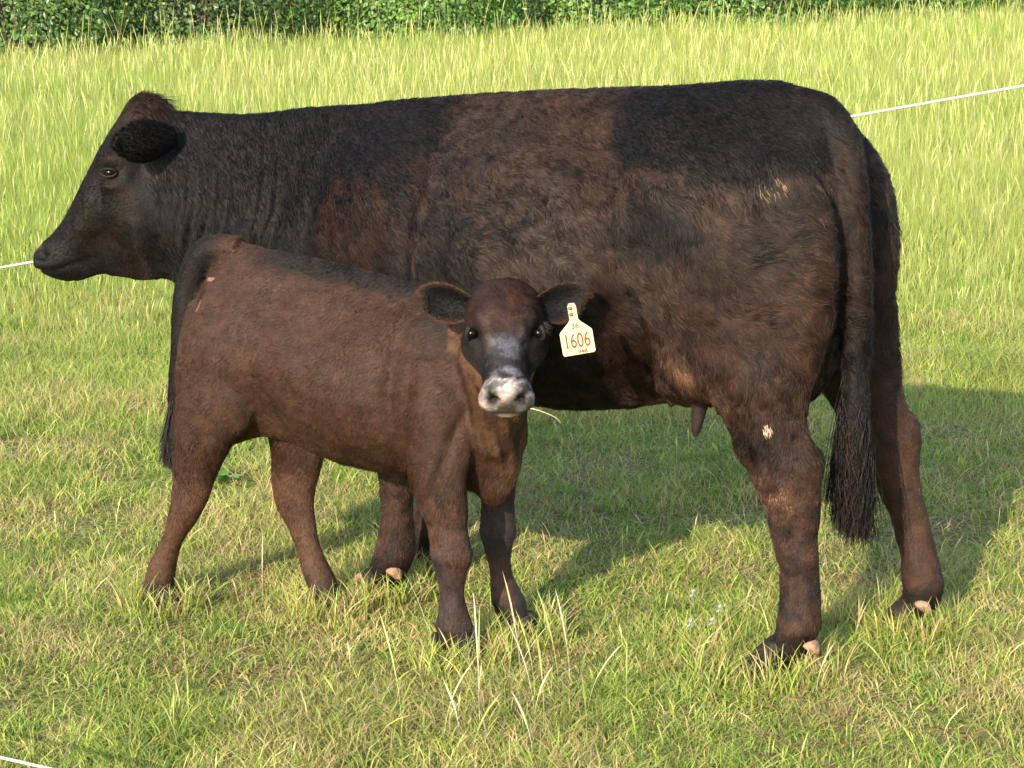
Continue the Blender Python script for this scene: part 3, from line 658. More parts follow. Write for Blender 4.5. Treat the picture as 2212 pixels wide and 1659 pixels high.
# ------------------------------------------------------------------ the calf
def build_calf():
    cv = Curve((-.688, 4.887), [(0, -25), (.1, -25)], 1)
    root = tag(empty('calf', cv.O), 'small brown calf in front of the cow, facing the camera with an ear tag', 'calf')
    S = []
    torso = [
     (-.128, .66, -.128, .52, .03, .06, .07, .06, .03),
     (-.112, .76, -.122, .47, .05, .09, .105, .09, .05),
     (-.082, .84, -.09, .44, .06, .11, .13, .115, .07),
     (-.035, .925, -.03, .43, .05, .11, .145, .13, .08),
     (.02, .948, .03, .45, .05, .115, .15, .135, .08),
     (.09, .938, .10, .465, .06, .125, .152, .135, .08),
     (.18, .927, .18, .452, .06, .125, .160, .150, .09),
     (.27, .917, .28, .425, .06, .125, .168, .160, .10),
     (.37, .902, .38, .410, .055, .12, .168, .160, .10),
     (.47, .885, .47, .408, .05, .115, .155, .150, .10),
     (.56, .874, .57, .405, .04, .105, .140, .140, .09),
     (.64, .868, .65, .385, .035, .095, .125, .125, .07),
     (.715, .850, .72, .375, .03, .078, .102, .098, .04),
     (.755, .80, .755, .40, .025, .055, .07, .065, .028),
     (.785, .70, .785, .46, .015, .03, .04, .035, .015)]
    S.append(cv.at(slab(torso, nk=36)))
    def L(rows): S.append(cv.at(limb(rows)))
    L([(.0, .05, .80, .10, .04), (.0, .075, .70, .115, .06), (.0, .085, .60, .118, .065), (-.015, .088, .52, .112, .062), (-.045, .086, .46, .085, .055), (-.068, .084, .40, .068, .045),
       (-.085, .082, .345, .060, .038), (-.100, .080, .295, .050, .034), (-.128, .078, .24, .040, .030), (-.155, .078, .19, .034, .027), (-.180, .078, .14, .034, .028), (-.195, .078, .10, .040, .034), (-.203, .078, .06, .038, .034), (-.200, .078, .02, .036, .034)])
    L([(.05, -.04, .72, .10, .04), (.08, -.07, .62, .11, .055), (.105, -.078, .53, .10, .058), (.12, -.08, .46, .085, .052), (.122, -.08, .40, .072, .044), (.113, -.08, .345, .068, .038), (.108, -.08, .30, .060, .035),
       (.115, -.079, .25, .050, .030), (.134, -.078, .20, .038, .027), (.152, -.078, .15, .035, .027), (.170, -.078, .105, .040, .034), (.190, -.078, .06, .040, .034), (.205, -.078, .02, .038, .034)])
    L([(.62, .09, .72, .085, .04), (.625, .105, .60, .088, .055), (.622, .112, .50, .080, .056), (.622, .116, .43, .070, .050), (.636, .116, .37, .058, .044), (.648, .116, .31, .050, .040), (.654, .116, .26, .048, .040),
       (.655, .116, .21, .038, .033), (.655, .116, .16, .033, .029), (.658, .116, .12, .036, .034), (.660, .116, .085, .040, .038), (.666, .116, .05, .038, .036), (.670, .116, .02, .036, .036)])
    L([(.65, -.09, .60, .075, .05), (.66, -.11, .50, .066, .052), (.665, -.114, .42, .056, .046), (.665, -.114, .36, .048, .042), (.667, -.114, .30, .044, .038), (.668, -.114, .25, .042, .036),
       (.670, -.114, .20, .034, .030), (.676, -.114, .15, .031, .028), (.686, -.114, .11, .036, .034), (.700, -.114, .07, .038, .036), (.716, -.114, .04, .037, .036), (.726, -.114, .02, .036, .035)])
    # head, built square to its own axis and turned to the camera
    HO = np.array([-.017, 4.43, .905])-cv.O; ang = math.radians(35); yw = math.radians(1.5)
    hx = np.array([math.sin(yw)*math.cos(ang), -math.cos(yw)*math.cos(ang), -math.sin(ang)])
    hy = np.array([math.cos(yw), math.sin(yw), 0.]); hz = np.cross(hy, hx); hz = hz if hz[2] > 0 else -hz
    def H(q): q = np.asarray(q, float); return HO+q[..., :1]*hx+q[..., 1:2]*hy+q[..., 2:3]*hz
    hk = [
     (-.045, -.02, -.03, -.11, .03, .05, .055, .05, .03),
     (-.02, .010, -.01, -.145, .082, .080, .078, .07, .045),
     (.02, .014, .02, -.160, .094, .092, .088, .084, .055),
     (.06, .016, .06, -.168, .084, .090, .092, .088, .055),
     (.10, .012, .10, -.168, .078, .093, .092, .084, .050),
     (.14, .002, .14, -.158, .058, .076, .082, .074, .044),
     (.18, -.006, .175, -.140, .043, .056, .064, .058, .038),
     (.22, -.010, .215, -.120, .038, .048, .052, .050, .036),
     (.255, -.011, .25, -.108, .041, .051, .051, .048, .036),
     (.285, -.010, .275, -.113, .049, .060, .061, .054, .040),
     (.308, -.013, .295, -.110, .049, .060, .060, .052, .035),
     (.322, -.024, .306, -.096, .034, .046, .046, .038, .024)]
    S.append(H(slab(hk, nk=36)))
    # neck: sections swinging from the chest to the back of the head
    def sect(c, u, wv, hh, ww, nk=28):
        th = np.arange(nk)/nk*2*np.pi
        return c+np.outer(np.cos(th)*hh, u)+np.outer(np.sin(th)*ww, wv)
    A = []
    ks = [ # centre s,n,z ; half height ; half width
        (np.append(cv.at(np.array([.52, .0, .66])), (.20, .12, 25))),
        (np.append(cv.at(np.array([.62, .01, .655])), (.20, .115, 32))),
        (np.append(cv.at(np.array([.70, .035, .665])), (.19, .105, 45))),
        (np.append(np.array([-.045, 4.53, .70])-cv.O, (.165, .092, 65))),
        (np.append(np.array([-.025, 4.47, .745])-cv.O, (.135, .082, 80))),
        (np.append(np.array([-.018, 4.42, .785])-cv.O, (.10, .068, 88)))]
    for k in catmull(ks, 4):
        a = math.radians(k[5]); wv = np.array([math.sin(a), math.cos(a), 0]); ff = np.array([math.cos(a), -math.sin(a), 0])
        u = np.array([0, 0, 1.])-ff*.35; u /= np.linalg.norm(u)
        A.append(sect(k[:3], u, wv, k[3], k[4]))
    S.append(np.array(A))
    S.append(cv.at(ellipsoid((.71, .0, .43), (.045, .05, .075))))
    tp = catmull([(.02, 0, .930), (-.035, 0, .932), (-.075, 0, .922), (-.112, .0, .888), (-.135, .0, .83), (-.148, 0, .75), (-.158, .0, .66), (-.170, .0, .58), (-.182, 0, .52), (-.190, 0, .46)], 5)
    S.append(cv.at(tube(tp, np.interp(np.linspace(0, 1, len(tp)), [0, .25, .5, .8, 1], [.034, .038, .036, .032, .020]), 12)))
    V, F = fuse(S, .0065, 7)
    s, n, z = cv.inv(V); N = vnormals(V, F); an = np.abs(n)
    q = V-HO; qx, qy, qz = q@hx, q@hy, q@hz; ay = np.abs(qy)
    ish = (qx > -.03)*(qx < .35)*(ay < .13)*(qz > -.18)*(qz < .04)*(np.linalg.norm(q, axis=1) < .40)
    g = lambda s0, z0, rs, rz: np.exp(-((s-s0)/rs)**2-((z-z0)/rz)**2)
    side = sstep(.04, .09, an)*(1-ish)
    d = side*(-.016*g(.15, .57, .04, .07)+.014*g(.07, .62, .06, .08)-.014*g(.51, .62, .022, .16)+.014*g(.60, .62, .05, .10)+.010*g(.11, .885, .035, .03)-.012*g(.17, .82, .05, .05)+.008*g(-.05, .86, .03, .03)-.008*g(.03, .80, .03, .06)-.006*g(.62, .76, .03, .05))
    d += .006*g(.045, .40, .03, .03)*0-.003*np.exp(-((z-.335)/.03)**2)*(s < .0)*(n > .02)+.005*np.exp(-((s+.135)/.02)**2-((z-.315)/.02)**2)*(n > .02)
    d += (.005*np.exp(-((z-.255)/.022)**2)-.003*np.exp(-((z-.17)/.03)**2)-.003*np.exp(-((z-.33)/.02)**2)+.004*np.exp(-((z-.085)/.015)**2))*(s > .55)*(z < .40)
    d += .0035*np.sin((V[:, 0]+.20*V[:, 2])*2*np.pi/.034)*sstep(.68, .72, s)*sstep(.42, .5, z)*(1-sstep(.70, .78, z))*(1-ish)
    d += -.010*np.exp(-((s-.645-.35*(z-.45))/.014)**2)*sstep(.36, .42, z)*(1-sstep(.58, .66, z))*(n > .02)
    d += side*.0009*np.sin((s+.2*z)*2*np.pi/.055)*sstep(.22, .28, s)*(1-sstep(.46, .5, s))*sstep(.5, .55, z)*(1-sstep(.72, .8, z))
    d += ish*(fbm(V, 38, 44, 2)-.5)*.006*sstep(.16, .08, qx)
    G3 = lambda a, b, c, ra, rb, rc: np.exp(-((qx-a)/ra)**2-((ay-b)/rb)**2-((qz-c)/rc)**2)*ish
    d += .016*G3(.088, .066, .000, .020, .026, .014)-.016*G3(.116, .084, -.030, .020, .03, .016)-.005*G3(.05, .0, .01, .03, .012, .03)-.006*G3(.135, .0, .0, .03, .02, .02)+.006*G3(.122, .085, -.044, .03, .03, .012)
    d += -.015*G3(.165, .058, -.05, .04, .022, .035)+.007*G3(.15, .036, -.004, .05, .010, .012)+.007*G3(.12, .09, -.085, .04, .03, .016)+.006*G3(.08, .08, -.12, .05, .04, .04)
    d += -.022*G3(.312, .031, -.034, .016, .0125, .012)+.006*G3(.290, .034, -.024, .02, .02, .008)
    d += -.006*np.exp(-((qz+.087+.25*(.3-qx))/.005)**2)*(qx > .22)*ish*(1-G3(.2, .0, -.08, .02, .2, .1))
    d += (fbm(V, 8, 3, 2)-.5)*.008*(1-ish)+(fbm(V, 22, 4, 2)-.5)*.004
    V = V+N*d[:, None]; N = vnormals(V, F)
    BLK, BRN, RED, TAN, ORG, WHT = [np.array(c) for c in ((.009, .0075, .0072), (.055, .0275, .0178), (.048, .0205, .0118), (.115, .060, .031), (.125, .062, .029), (.42, .375, .33))]
    def mix(c, k, w_): return c*(1-w_[:, None])+k*w_[:, None]
    td = np.full(len(V), 9.); m_ = s < .06; td[m_] = np.sqrt(((V[m_][:, None]-cv.at(tp)[None])**2).sum(2).min(1)); n1 = fbm(V, 6, 51, 3); n2 = fbm(V, 16, 71, 3); n3 = fbm(V, 60, 73, 2)
    C = np.tile(BRN, (len(V), 1)); C = mix(C, RED, sstep(.4, .65, n1)*.7)
    C = mix(C, TAN, sstep(.5, .72, n2)*.22)
    top = np.interp(s, [-.1, 0, .15, .35, .5, .6], [.95, .948, .93, .905, .88, .87])
    C = mix(C, BLK*1.4, sstep(-.055, -.02, z-top+.02*(n2-.5))*sstep(.02, .15, s)*(1-ish)*.9)
    C = mix(C, BLK*2, sstep(.45, .62, s+.5*(z-.85))*sstep(.70, .80, z)*.8*(1-ish))
    # belly fringe darker, legs
    C = mix(C, np.array((.078, .039, .027)), (1-sstep(.30, .42, z))*.8)
    C = mix(C, BLK*2.2, (1-sstep(.06, .12, z))*.7)
    fr = (s > .58)*(z < .36); C = mix(C, np.array((.030, .028, .031)), fr*sstep(.42, .60, n1)*.75); C = mix(C, TAN, (s < .3)*(z < .36)*sstep(.45, .62, n1)*.45)
    chest = sstep(.70, .76, s)*sstep(.34, .42, z)*(1-ish)*(1-sstep(.84, .9, z))
    C = mix(C, ORG*.8, chest*.85*sstep(.42, .62, vnoise(V*np.array([1, 1, .22]), 34, 48)))
    C = mix(C, ORG*.7, np.exp(-((z-.50)/.03)**2-((s-.14)/.05)**2)*.6)
    C = mix(C, BLK*1.1, (1-sstep(.040, .056, td))*sstep(.0, -.07, s)*.95)
    # face
    f_ = ish.astype(float)
    C = mix(C, np.array((.030, .0155, .0115)), f_*.92)
    C = mix(C, np.array((.075, .024, .0135)), f_*np.exp(-((qx-.045)/.05)**2)*sstep(-.03, .0, qz)*(sstep(.38, .62, n2))*.6)
    C = mix(C, np.array((.060, .030, .020)), f_*np.exp(-((qx-.10)/.04)**2-((ay-.03)/.02)**2)*sstep(.4, .6, n3)*.6)
    C = mix(C, BLK*1.1, f_*sstep(.12, .18, qx)*.8)
    C = mix(C, BLK*.9, f_*np.exp(-((qx-.125)/.040)**4-((ay-.078)/.026)**4-((qz+.045)/.045)**4)*.93)
    C = mix(C, np.array((.14, .115, .10)), f_*np.exp(-((qx-.17)/.045)**2-((ay-.042)/.010)**2)*sstep(-.06, -.02, qz)*.75*(.3+.9*sstep(.35, .6, n3)))
    C = mix(C, np.array((.105, .10, .118)), f_*sstep(.13, .17, qx)*(1-sstep(.255, .272, qx))*sstep(-.05, -.015, qz)*(1-sstep(.026, .040, ay))*(.25+.75*sstep(.42, .58, n3)))
    C = mix(C, ORG*1.15, f_*(1-sstep(-.125, -.085, qz+.35*(qx-.12)))*sstep(.035, .06, ay)*.7*(.6+.4*sstep(.4, .6, n2)))
    edge_ = .256+.012*np.cos(qy/.05*1.5)
    muz = f_*sstep(edge_-.004, edge_+.008, qx+.016*(n3-.5)); C = mix(C, WHT, muz*(.35+.65*sstep(.34, .5, n3)))
    C = mix(C, np.array((.28, .19, .17)), muz*sstep(.52, .66, n2)*.45); C = mix(C, np.array((.085, .08, .088)), muz*sstep(.50, .60, n3)*.8)
    C = mix(C, np.array((.055, .048, .055)), muz*sstep(.030, .048, qy)*sstep(.42, .55, n3)*.9)
    C = mix(C, np.array((.050, .040, .030)), f_*np.exp(-(qy/(.019+.12*np.clip(-.045-qz, 0, .05)))**8-((qz+.064)/.025)**6)*(qx > .285)*.96)
    nos = np.exp(-((qx-.305)/.030)**4-((ay-.0315-.15*(-.034-qz))/.0145)**2-((qz+.034)/.0165)**2)*f_
    C = mix(C, BLK*.5, np.clip(nos*1.9, 0, 1))
    C = mix(C, BLK, f_*np.exp(-((qz+.091)/.004)**2)*(qx > .26)*.9)
    C = mix(C, BLK*1.5, f_*(1-sstep(-.112, -.102, qz))*(qx > .24)*.8)
    C *= (.80+.4*vnoise(V, 60, 90))[:, None]
    C *= np.where(qx*ish > .24, 1., .69)[:, None]
    ex = [V]; ef = [F]; ec = [C]; off = len(V); ears = []
    for sg in (1, -1):
        b = H(np.array([.030, .066*sg, -.036])); ax = hy*sg*.99+np.array([0, .10, .10 if sg > 0 else .10]); ax /= np.linalg.norm(ax)
        fc = np.array([0, -1., .02]); fc = fc-ax*(fc@ax); fc /= np.linalg.norm(fc); sdv = np.cross(ax, fc); sdv /= np.linalg.norm(sdv)
        if sdv[2] < 0: sdv = -sdv
        ev, eq, eu, evv, inn = ear_shell(b, ax, sdv, fc, .134 if sg < 0 else .128, .047, .024, th=.006, tipw=.0, bend=.01, skew=.010)
        rim = np.clip(sstep(.74, .96, np.abs(evv))+sstep(.84, .97, eu), 0, 1)
        cc = mix(np.tile(BLK*.15, (len(ev), 1)), ORG*.95, rim*(.42 if sg < 0 else .34)); cc = np.where((inn == 0)[:, None], BRN*.9, cc)
        ex.append(ev); ef.append(eq+off); ec.append(cc); ears.append((ev, eq, cc, ax)); off += len(ev)
    mesh_np('body', np.vstack(ex), np.vstack(ef), [M_skin], cols=np.vstack(ec), parent=root)
    # coat
    T3 = np.zeros((len(V), 3)); i = np.clip(((s+.8)/cv.ds).astype(int), 0, len(cv.S)-1); T3[:, :2] = cv.D[i]
    lg = 1-sstep(.38, .48, z); back = .7*(1-lg)+.1*lg; down = .6*(1-lg)+1.*lg
    G = -T3*back[:, None]; G[:, 2] -= down
    G = np.where(ish.astype(bool)[:, None], (-hx+hy*(np.sign(qy)*.5)[:, None])*1.0+(2.2*np.exp(-((qx-.10)/.05)**2))[:, None]*(hy*(qy/.05)[:, None]+hx*((qx-.10)/.05)[:, None]), G)
    G = G+np.stack([fbm(V, 7, 131+k, 2)-.5 for k in range(3)], 1)*.9+np.stack([vnoise(V, 50, 141+k)-.5 for k in range(3)], 1)*.5
    dens = np.where(n < -.09, .35, 1.)*np.where(ish, 1.6, 1.)
    dens = np.where(ish*(qx > .268), .08, dens)
    dens *= np.clip(1-1.6*np.exp(-((qx-.108)/.016)**2-((ay-.088)/.03)**2-((qz+.03)/.012)**2)*ish, 0, 1)*np.clip((z-.04)/.03, 0, 1)
    tri, wt = sample_skin(V, F, dens, 170000, 15)
    P = mixw(V, tri, wt); Nn = mixw(N, tri, wt); Nn /= np.linalg.norm(Nn, axis=1)[:, None]
    D = mixw(G, tri, wt)+rng.normal(0, .12, P.shape); D -= Nn*(D*Nn).sum(1)[:, None]; D /= np.linalg.norm(D, axis=1)[:, None]+1e-9
    lift = rng.uniform(.05, .26, len(P)); D = D*np.sqrt(1-lift**2)[:, None]+Nn*lift[:, None]
    ih = mixw(ish.astype(float), tri, wt)
    ln = .0085*rng.uniform(.6, 1.35, len(P))*(1-.25*ih); ln *= 1+.9*np.exp(-((P[:, 2]-.42)/.04)**2)*(1-ih)
    cl_ = vnoise(P, 110, 212)*.5+vnoise(P, 40, 213)*.5; cc = mixw(C, tri, wt)*rng.uniform(.65, 1.5, (len(P), 1))*(.62+.76*sstep(.25, .8, cl_))[:, None]
    s_ = mixw(s, tri, wt); zz_ = P[:, 2]; mk = ((((s_+.028)/.016)**2+((zz_-.862)/.005)**2 < 1) | (((s_+.045)/.004)**2+((zz_-.80)/.014)**2 < 1))*(rng.random(len(P)) < .55)*(mixw(n, tri, wt) > .03)
    cc[mk] = np.array((.40, .24, .18))
    hair('coat', P, D, Nn, ln, .0005, cc, M_coat, root, 4, .2, .5, 17)
    for ev, eq, ecc, ax in ears:
        en = vnormals(ev, eq); k = 4500; tri, wt = sample_skin(ev, eq, np.ones(len(ev)), k, 19)
        P = mixw(ev, tri, wt); Nn = mixw(en, tri, wt); Nn /= np.linalg.norm(Nn, axis=1)[:, None]+1e-9
        D = ax*.9+Nn*.2+rng.normal(0, .25, (k, 3)); D /= np.linalg.norm(D, axis=1)[:, None]
        hair('ear_hair', P, D, Nn, (.0065*rng.uniform(.5, 1.4, k)), .0004, mixw(ecc, tri, wt)*rng.uniform(.5, 1.1, (k, 1)), M_coat, root, 4, .2, .4, 18)
    # tail tuft
    k = 4200; t = rng.random(k); z0 = .58-.14*t; sp = np.interp(z0, [.44, .58], [-.190, -.170]); an_ = rng.uniform(0, 6.28, k); rr = .022*np.sqrt(rng.random(k))
    R0 = cv.at(np.stack([sp+rr*np.cos(an_), rr*np.sin(an_), z0], 1)); bl = cv.at(np.stack([np.cos(an_), np.sin(an_), an_*0], 1))-cv.at(np.zeros((k, 3)))
    Dd = bl*.20+rng.normal(0, .08, (k, 3)); Dd[:, 2] = -1; Dd += T3[0]*.06; Dd /= np.linalg.norm(Dd, axis=1)[:, None]
    hair('tail_switch', R0, Dd, bl, (z0-.36)*rng.uniform(.6, 1.05, k), .0010, np.tile(BLK, (k, 1))*rng.uniform(.5, 2., (k, 1)), M_coat, root, 8, .2, .2, 22, .4)
    for sg in (1, -1):
        v_, q_, t_ = orient(*closed(ellipsoid((0, 0, 0), (.0120, .0125, .0110), 12, 20)))
        e = mesh_np('eye', v_, [q_, t_], [M_eye], parent=root); e.location = H(np.array([.116, .0745*sg, -.028]))
        a0 = np.linspace(-.2, np.pi+.2, 12)
        for up_ in (1, -1):
            q_ = np.stack([.116+(-.0125*up_)*np.sin(a0)+.0*a0, sg*(.0790+.0045*np.sin(a0)), -.0265+.0155*np.cos(a0)*0-.0+.0155*np.cos(a0)], 1)
            q_ = np.stack([.116-.0070*up_*np.sin(a0)-.004*np.cos(a0), sg*(.0800+.0060*np.sin(a0)), -.028+.0125*np.cos(a0)], 1)
            v_, qq_, t_ = orient(*closed(tube(H(q_), .0050, 8))); mesh_np('eyelid', v_, [qq_, t_], [M_skin], cols=np.tile(BLK*1.4, (len(v_), 1)), parent=root)
    def hoof(s0, n0):
        Vs, Qs, Ts, o_ = [], [], [], 0
        for kk in (-1, 1):
            R = limb([(s0-.006, n0+kk*.016, .055, .024, .015), (s0+.004, n0+kk*.017, .035, .031, .018), (s0+.012, n0+kk*.018, .0, .040, .020)], 14, 3)
            v_, q_, t_ = orient(*closed(cv.at(R))); Vs.append(v_); Qs.append(q_+o_); Ts.append(t_+o_); o_ += len(v_)
        mesh_np('hoof', np.vstack(Vs), [np.vstack(Qs), np.vstack(Ts)], [M_hoof], parent=root)
    hoof(-.185, .078); hoof(.222, -.078); hoof(.688, .116); hoof(.742, -.114)
    for a in ((-.232, .095, .06), (-.23, .06, .06), (.62, .133, .055), (.678, -.095, .06)):
        v_, q_, t_ = orient(*closed(cv.at(ellipsoid(a, (.010, .010, .013), 8, 10)))); mesh_np('dewclaw', v_, [q_, t_], [M_hoof], parent=root)
    # ---- ear tag: pentagon with a neck, hanging from the ear on the right of the picture
    TO = np.array([.131, 4.325, .880]) - cv.O
    ax, az = np.array([.98, .0, .17]), np.array([-.17, .0, .98]); ay_ = np.array([0, -1., 0])
    pts = [(-.0095, .0), (-.0095, -.030), (-.014, -.036), (-.033, -.053), (-.0365, -.058), (-.0365, -.104), (-.033, -.108), (.033, -.108), (.0365, -.104), (.0365, -.058), (.033, -.053), (.014, -.036), (.0095, -.030), (.0095, .0), (.006, .007), (-.006, .007)]
    pts = np.array(pts)
    def tagp(x, z_, y_): return TO+x*ax+z_*az+y_*ay_
    fr_ = np.array([tagp(a, b, .0012+.006*(b/.1)**2) for a, b in pts]); bk = np.array([tagp(a, b, -.0012+.006*(b/.1)**2) for a, b in pts]); m_ = len(pts)
    me = bpy.data.meshes.new('ear_tag')
    me.from_pydata([tuple(v) for v in np.vstack([fr_, bk])], [], [list(range(m_)), list(range(2*m_-1, m_-1, -1))]+[[i, i+m_, (i+1) % m_+m_, (i+1) % m_] for i in range(m_)])
    me.materials.append(M_tag); te = bpy.data.objects.new('ear_tag', me); sc.collection.objects.link(te); te.parent = root
    te['label'] = 'cream plastic ear tag with hand written numbers'
    for zz in (-.004, -.018):
        v_, q_, t_ = orient(*closed(ellipsoid((0, 0, 0), (.0052, .003, .0042), 8, 12)))
        o = mesh_np('tag_stud', v_, [q_, t_], [M_stud], parent=te); o.location = tagp(-.004, zz, .002)
    from mathutils import Matrix
    for txt, sz, px_, pz_, sx in (('36', .017, .0, -.050, 1.), ('1606', .046, -.001, -.092, .66), ('948', .013, .008, -.106, 1.1)):
        cu = bpy.data.curves.new('tag_number', 'FONT'); cu.body = txt; cu.size = sz; cu.align_x = 'CENTER'; cu.extrude = .0002; cu.offset = .0002
        o = bpy.data.objects.new('tmp_txt', cu); sc.collection.objects.link(o)
        dg = bpy.context.evaluated_depsgraph_get(); tm = bpy.data.meshes.new_from_object(o.evaluated_get(dg)); bpy.data.objects.remove(o)
        tm.name = 'tag_number'; vv = np.empty(len(tm.vertices)*3, np.float32); tm.vertices.foreach_get('co', vv); vv = vv.reshape(-1, 3)
        W_ = np.array([tagp(px_+a*sx, pz_+b, .0026+c+.006*((pz_+b)/.1)**2) for a, b, c in vv], np.float32); tm.vertices.foreach_set('co', W_.ravel())
        tm.materials.clear(); tm.materials.append(M_ink); o = bpy.data.objects.new('tag_number', tm); sc.collection.objects.link(o); o.parent = te
    # whiskers / eyelashes
    k = 60; sgn = rng.choice([-1, 1], k)
    R0 = H(np.stack([.100+rng.uniform(-.012, .018, k), sgn*.086, -.018+rng.uniform(-.003, .003, k)], 1)); Dd = hy*(sgn*1.)[:, None]+hx*.55+rng.normal(0, .12, (k, 3)); Dd[:, 2] -= .1; Dd /= np.linalg.norm(Dd, axis=1)[:, None]
    hair('eyelashes', R0, Dd, np.tile(hz, (k, 1)), rng.uniform(.014, .024, k), .0004, np.tile(BLK*2, (k, 1)), M_coat, root, 4, .05, .6, 30)
    return cv, V, H
CALF = build_calf()

# ------------------------------------------------------------------ bushes along the far edge of the field
def build_bush(x, y, rx, h, n, base, label, seed, dark=None):
    r = np.random.default_rng(seed); z0 = float(gz(np.array([x]), np.array([y]))[0])
    root = tag(empty('bush', (x, y, z0-.03)), label, 'bush', 'bushes along the far edge of the field')
    # stems
    Vs, Qs, Ts, o_ = [], [], [], 0
    for k in range(9):
        a = r.uniform(0, 6.28); ln = h*r.uniform(.6, .95); sp = rx*r.uniform(.3, .8)
        t = np.linspace(0, 1, 7)[:, None]
        path = np.array([[math.cos(a)*.12, math.sin(a)*.12, 0]])+t*np.array([[math.cos(a)*sp*.3, math.sin(a)*sp*.3, ln]])+t**2*np.array([[math.cos(a)*sp*.7, math.sin(a)*sp*.7, 0]])+.04*np.cumsum(r.normal(0, 1, (7, 3)), 0)*t
        v_, q_, t_ = orient(*closed(tube(path, np.linspace(.028, .006, 7), 6))); Vs.append(v_); Qs.append(q_+o_); Ts.append(t_+o_); o_ += len(v_)
    mesh_np('stem', np.vstack(Vs), [np.vstack(Qs), np.vstack(Ts)], [M_bark], parent=root)
    # leaf sprays: clusters on an uneven dome
    m = n//28
    th = r.uniform(0, 6.28, m); u = r.random(m)
    zc = h*(u**1.8)*.98; prof = np.sqrt(np.clip(1-(np.clip(zc/h, 0, 1)*1.0-.32)**2/.52, .02, 1))
    rad = rx*prof*(.62+.38*r.random(m)**.4)*(.78+.44*vnoise(np.stack([np.cos(th)*1.5, np.sin(th)*1.5, zc*1.2], 1), 1.3, seed))
    c = np.stack([np.cos(th)*rad, np.sin(th)*rad*.8, zc+.08], 1)
    P = np.repeat(c, 28, 0)+r.normal(0, 1, (m*28, 3))*np.array((.13, .12, .10)); P[:, 2] = np.maximum(P[:, 2], .04); N_ = len(P)
    out = P.copy(); out[:, 2] = .35*P[:, 2]+.2; out /= np.linalg.norm(out, axis=1)[:, None]
    nr = out+r.normal(0, .55, (N_, 3)); nr /= np.linalg.norm(nr, axis=1)[:, None]
    ax = r.normal(0, 1, (N_, 3)); ax[:, 2] -= .5; ax -= nr*(ax*nr).sum(1)[:, None]; ax /= np.linalg.norm(ax, axis=1)[:, None]; sd_ = np.cross(nr, ax)
    L_ = r.uniform(.035, .075, N_)[:, None]; W_ = L_*r.uniform(.28, .40, (N_, 1))
    V = np.stack([P, P+ax*L_*.38+sd_*W_-nr*L_*.08, P+ax*L_*.75+sd_*W_*.75-nr*L_*.10, P+ax*L_, P+ax*L_*.75-sd_*W_*.75-nr*L_*.10, P+ax*L_*.38-sd_*W_-nr*L_*.08, P+ax*L_*.5], 1)
    b = (np.arange(N_)*7)
    Q = np.concatenate([np.stack([b, b+1, b+2, b+3], 1), np.stack([b, b+3, b+4, b+5], 1)])
    sprig = np.repeat(r.uniform(.7, 1.3, (m, 1)), 28, 0)
    col = np.array(base)*1.15*sprig*r.uniform(.7, 1.35, (N_, 1)); yl = r.random(N_) < .06; col[yl] = col[yl]*np.array((2.0, 1.3, .8))
    mesh_np('foliage', V.reshape(-1, 3), Q, [M_leaf], smooth=False, cols=np.repeat(col, 7, 0), parent=root)
BUSHES = [(-7.6, 1.5, 2.6, (.055, .105, .022), 'dark green leafy bush at the far left end of the row'),
          (-5.5, 1.4, 2.9, (.075, .150, .032), 'mid green bush above the head of the cow'),
          (-3.7, 1.3, 2.4, (.060, .110, .026), 'dull green bush with pale grass stems standing before it'),
          (-1.1, 1.25, 2.7, (.085, .175, .030), 'bright green bush right of the dark gap in the row'),
          (1.0, 1.45, 3.0, (.095, .190, .034), 'bright leafy bush in the middle of the row'),
          (3.2, 1.5, 2.7, (.080, .165, .030), 'green bush behind the hips of the cow'),
          (5.4, 1.5, 3.1, (.090, .185, .034), 'light green bush right of the cow near the top edge'),
          (7.7, 1.6, 2.8, (.070, .150, .028), 'green bush at the far right end of the row')]
for i, (bx, brx, bh, bc, bl) in enumerate(BUSHES):
    build_bush(bx, float(hedge_y(bx))+1.35, brx, bh, 14000, bc, bl, 500+i)
# a darker second rank fills the gaps
for i, (bx, bl) in enumerate([(-6.6, 'dark bush in the second rank at the left'), (-2.4, 'dark bush seen through the gap in the row'), (2.1, 'dark bush behind the middle of the row'), (6.5, 'dark bush in the second rank at the right')]):
    build_bush(bx, float(hedge_y(bx))+3.6, 2.3, 3.4, 9000, (.045, .085, .02), bl, 540+i)

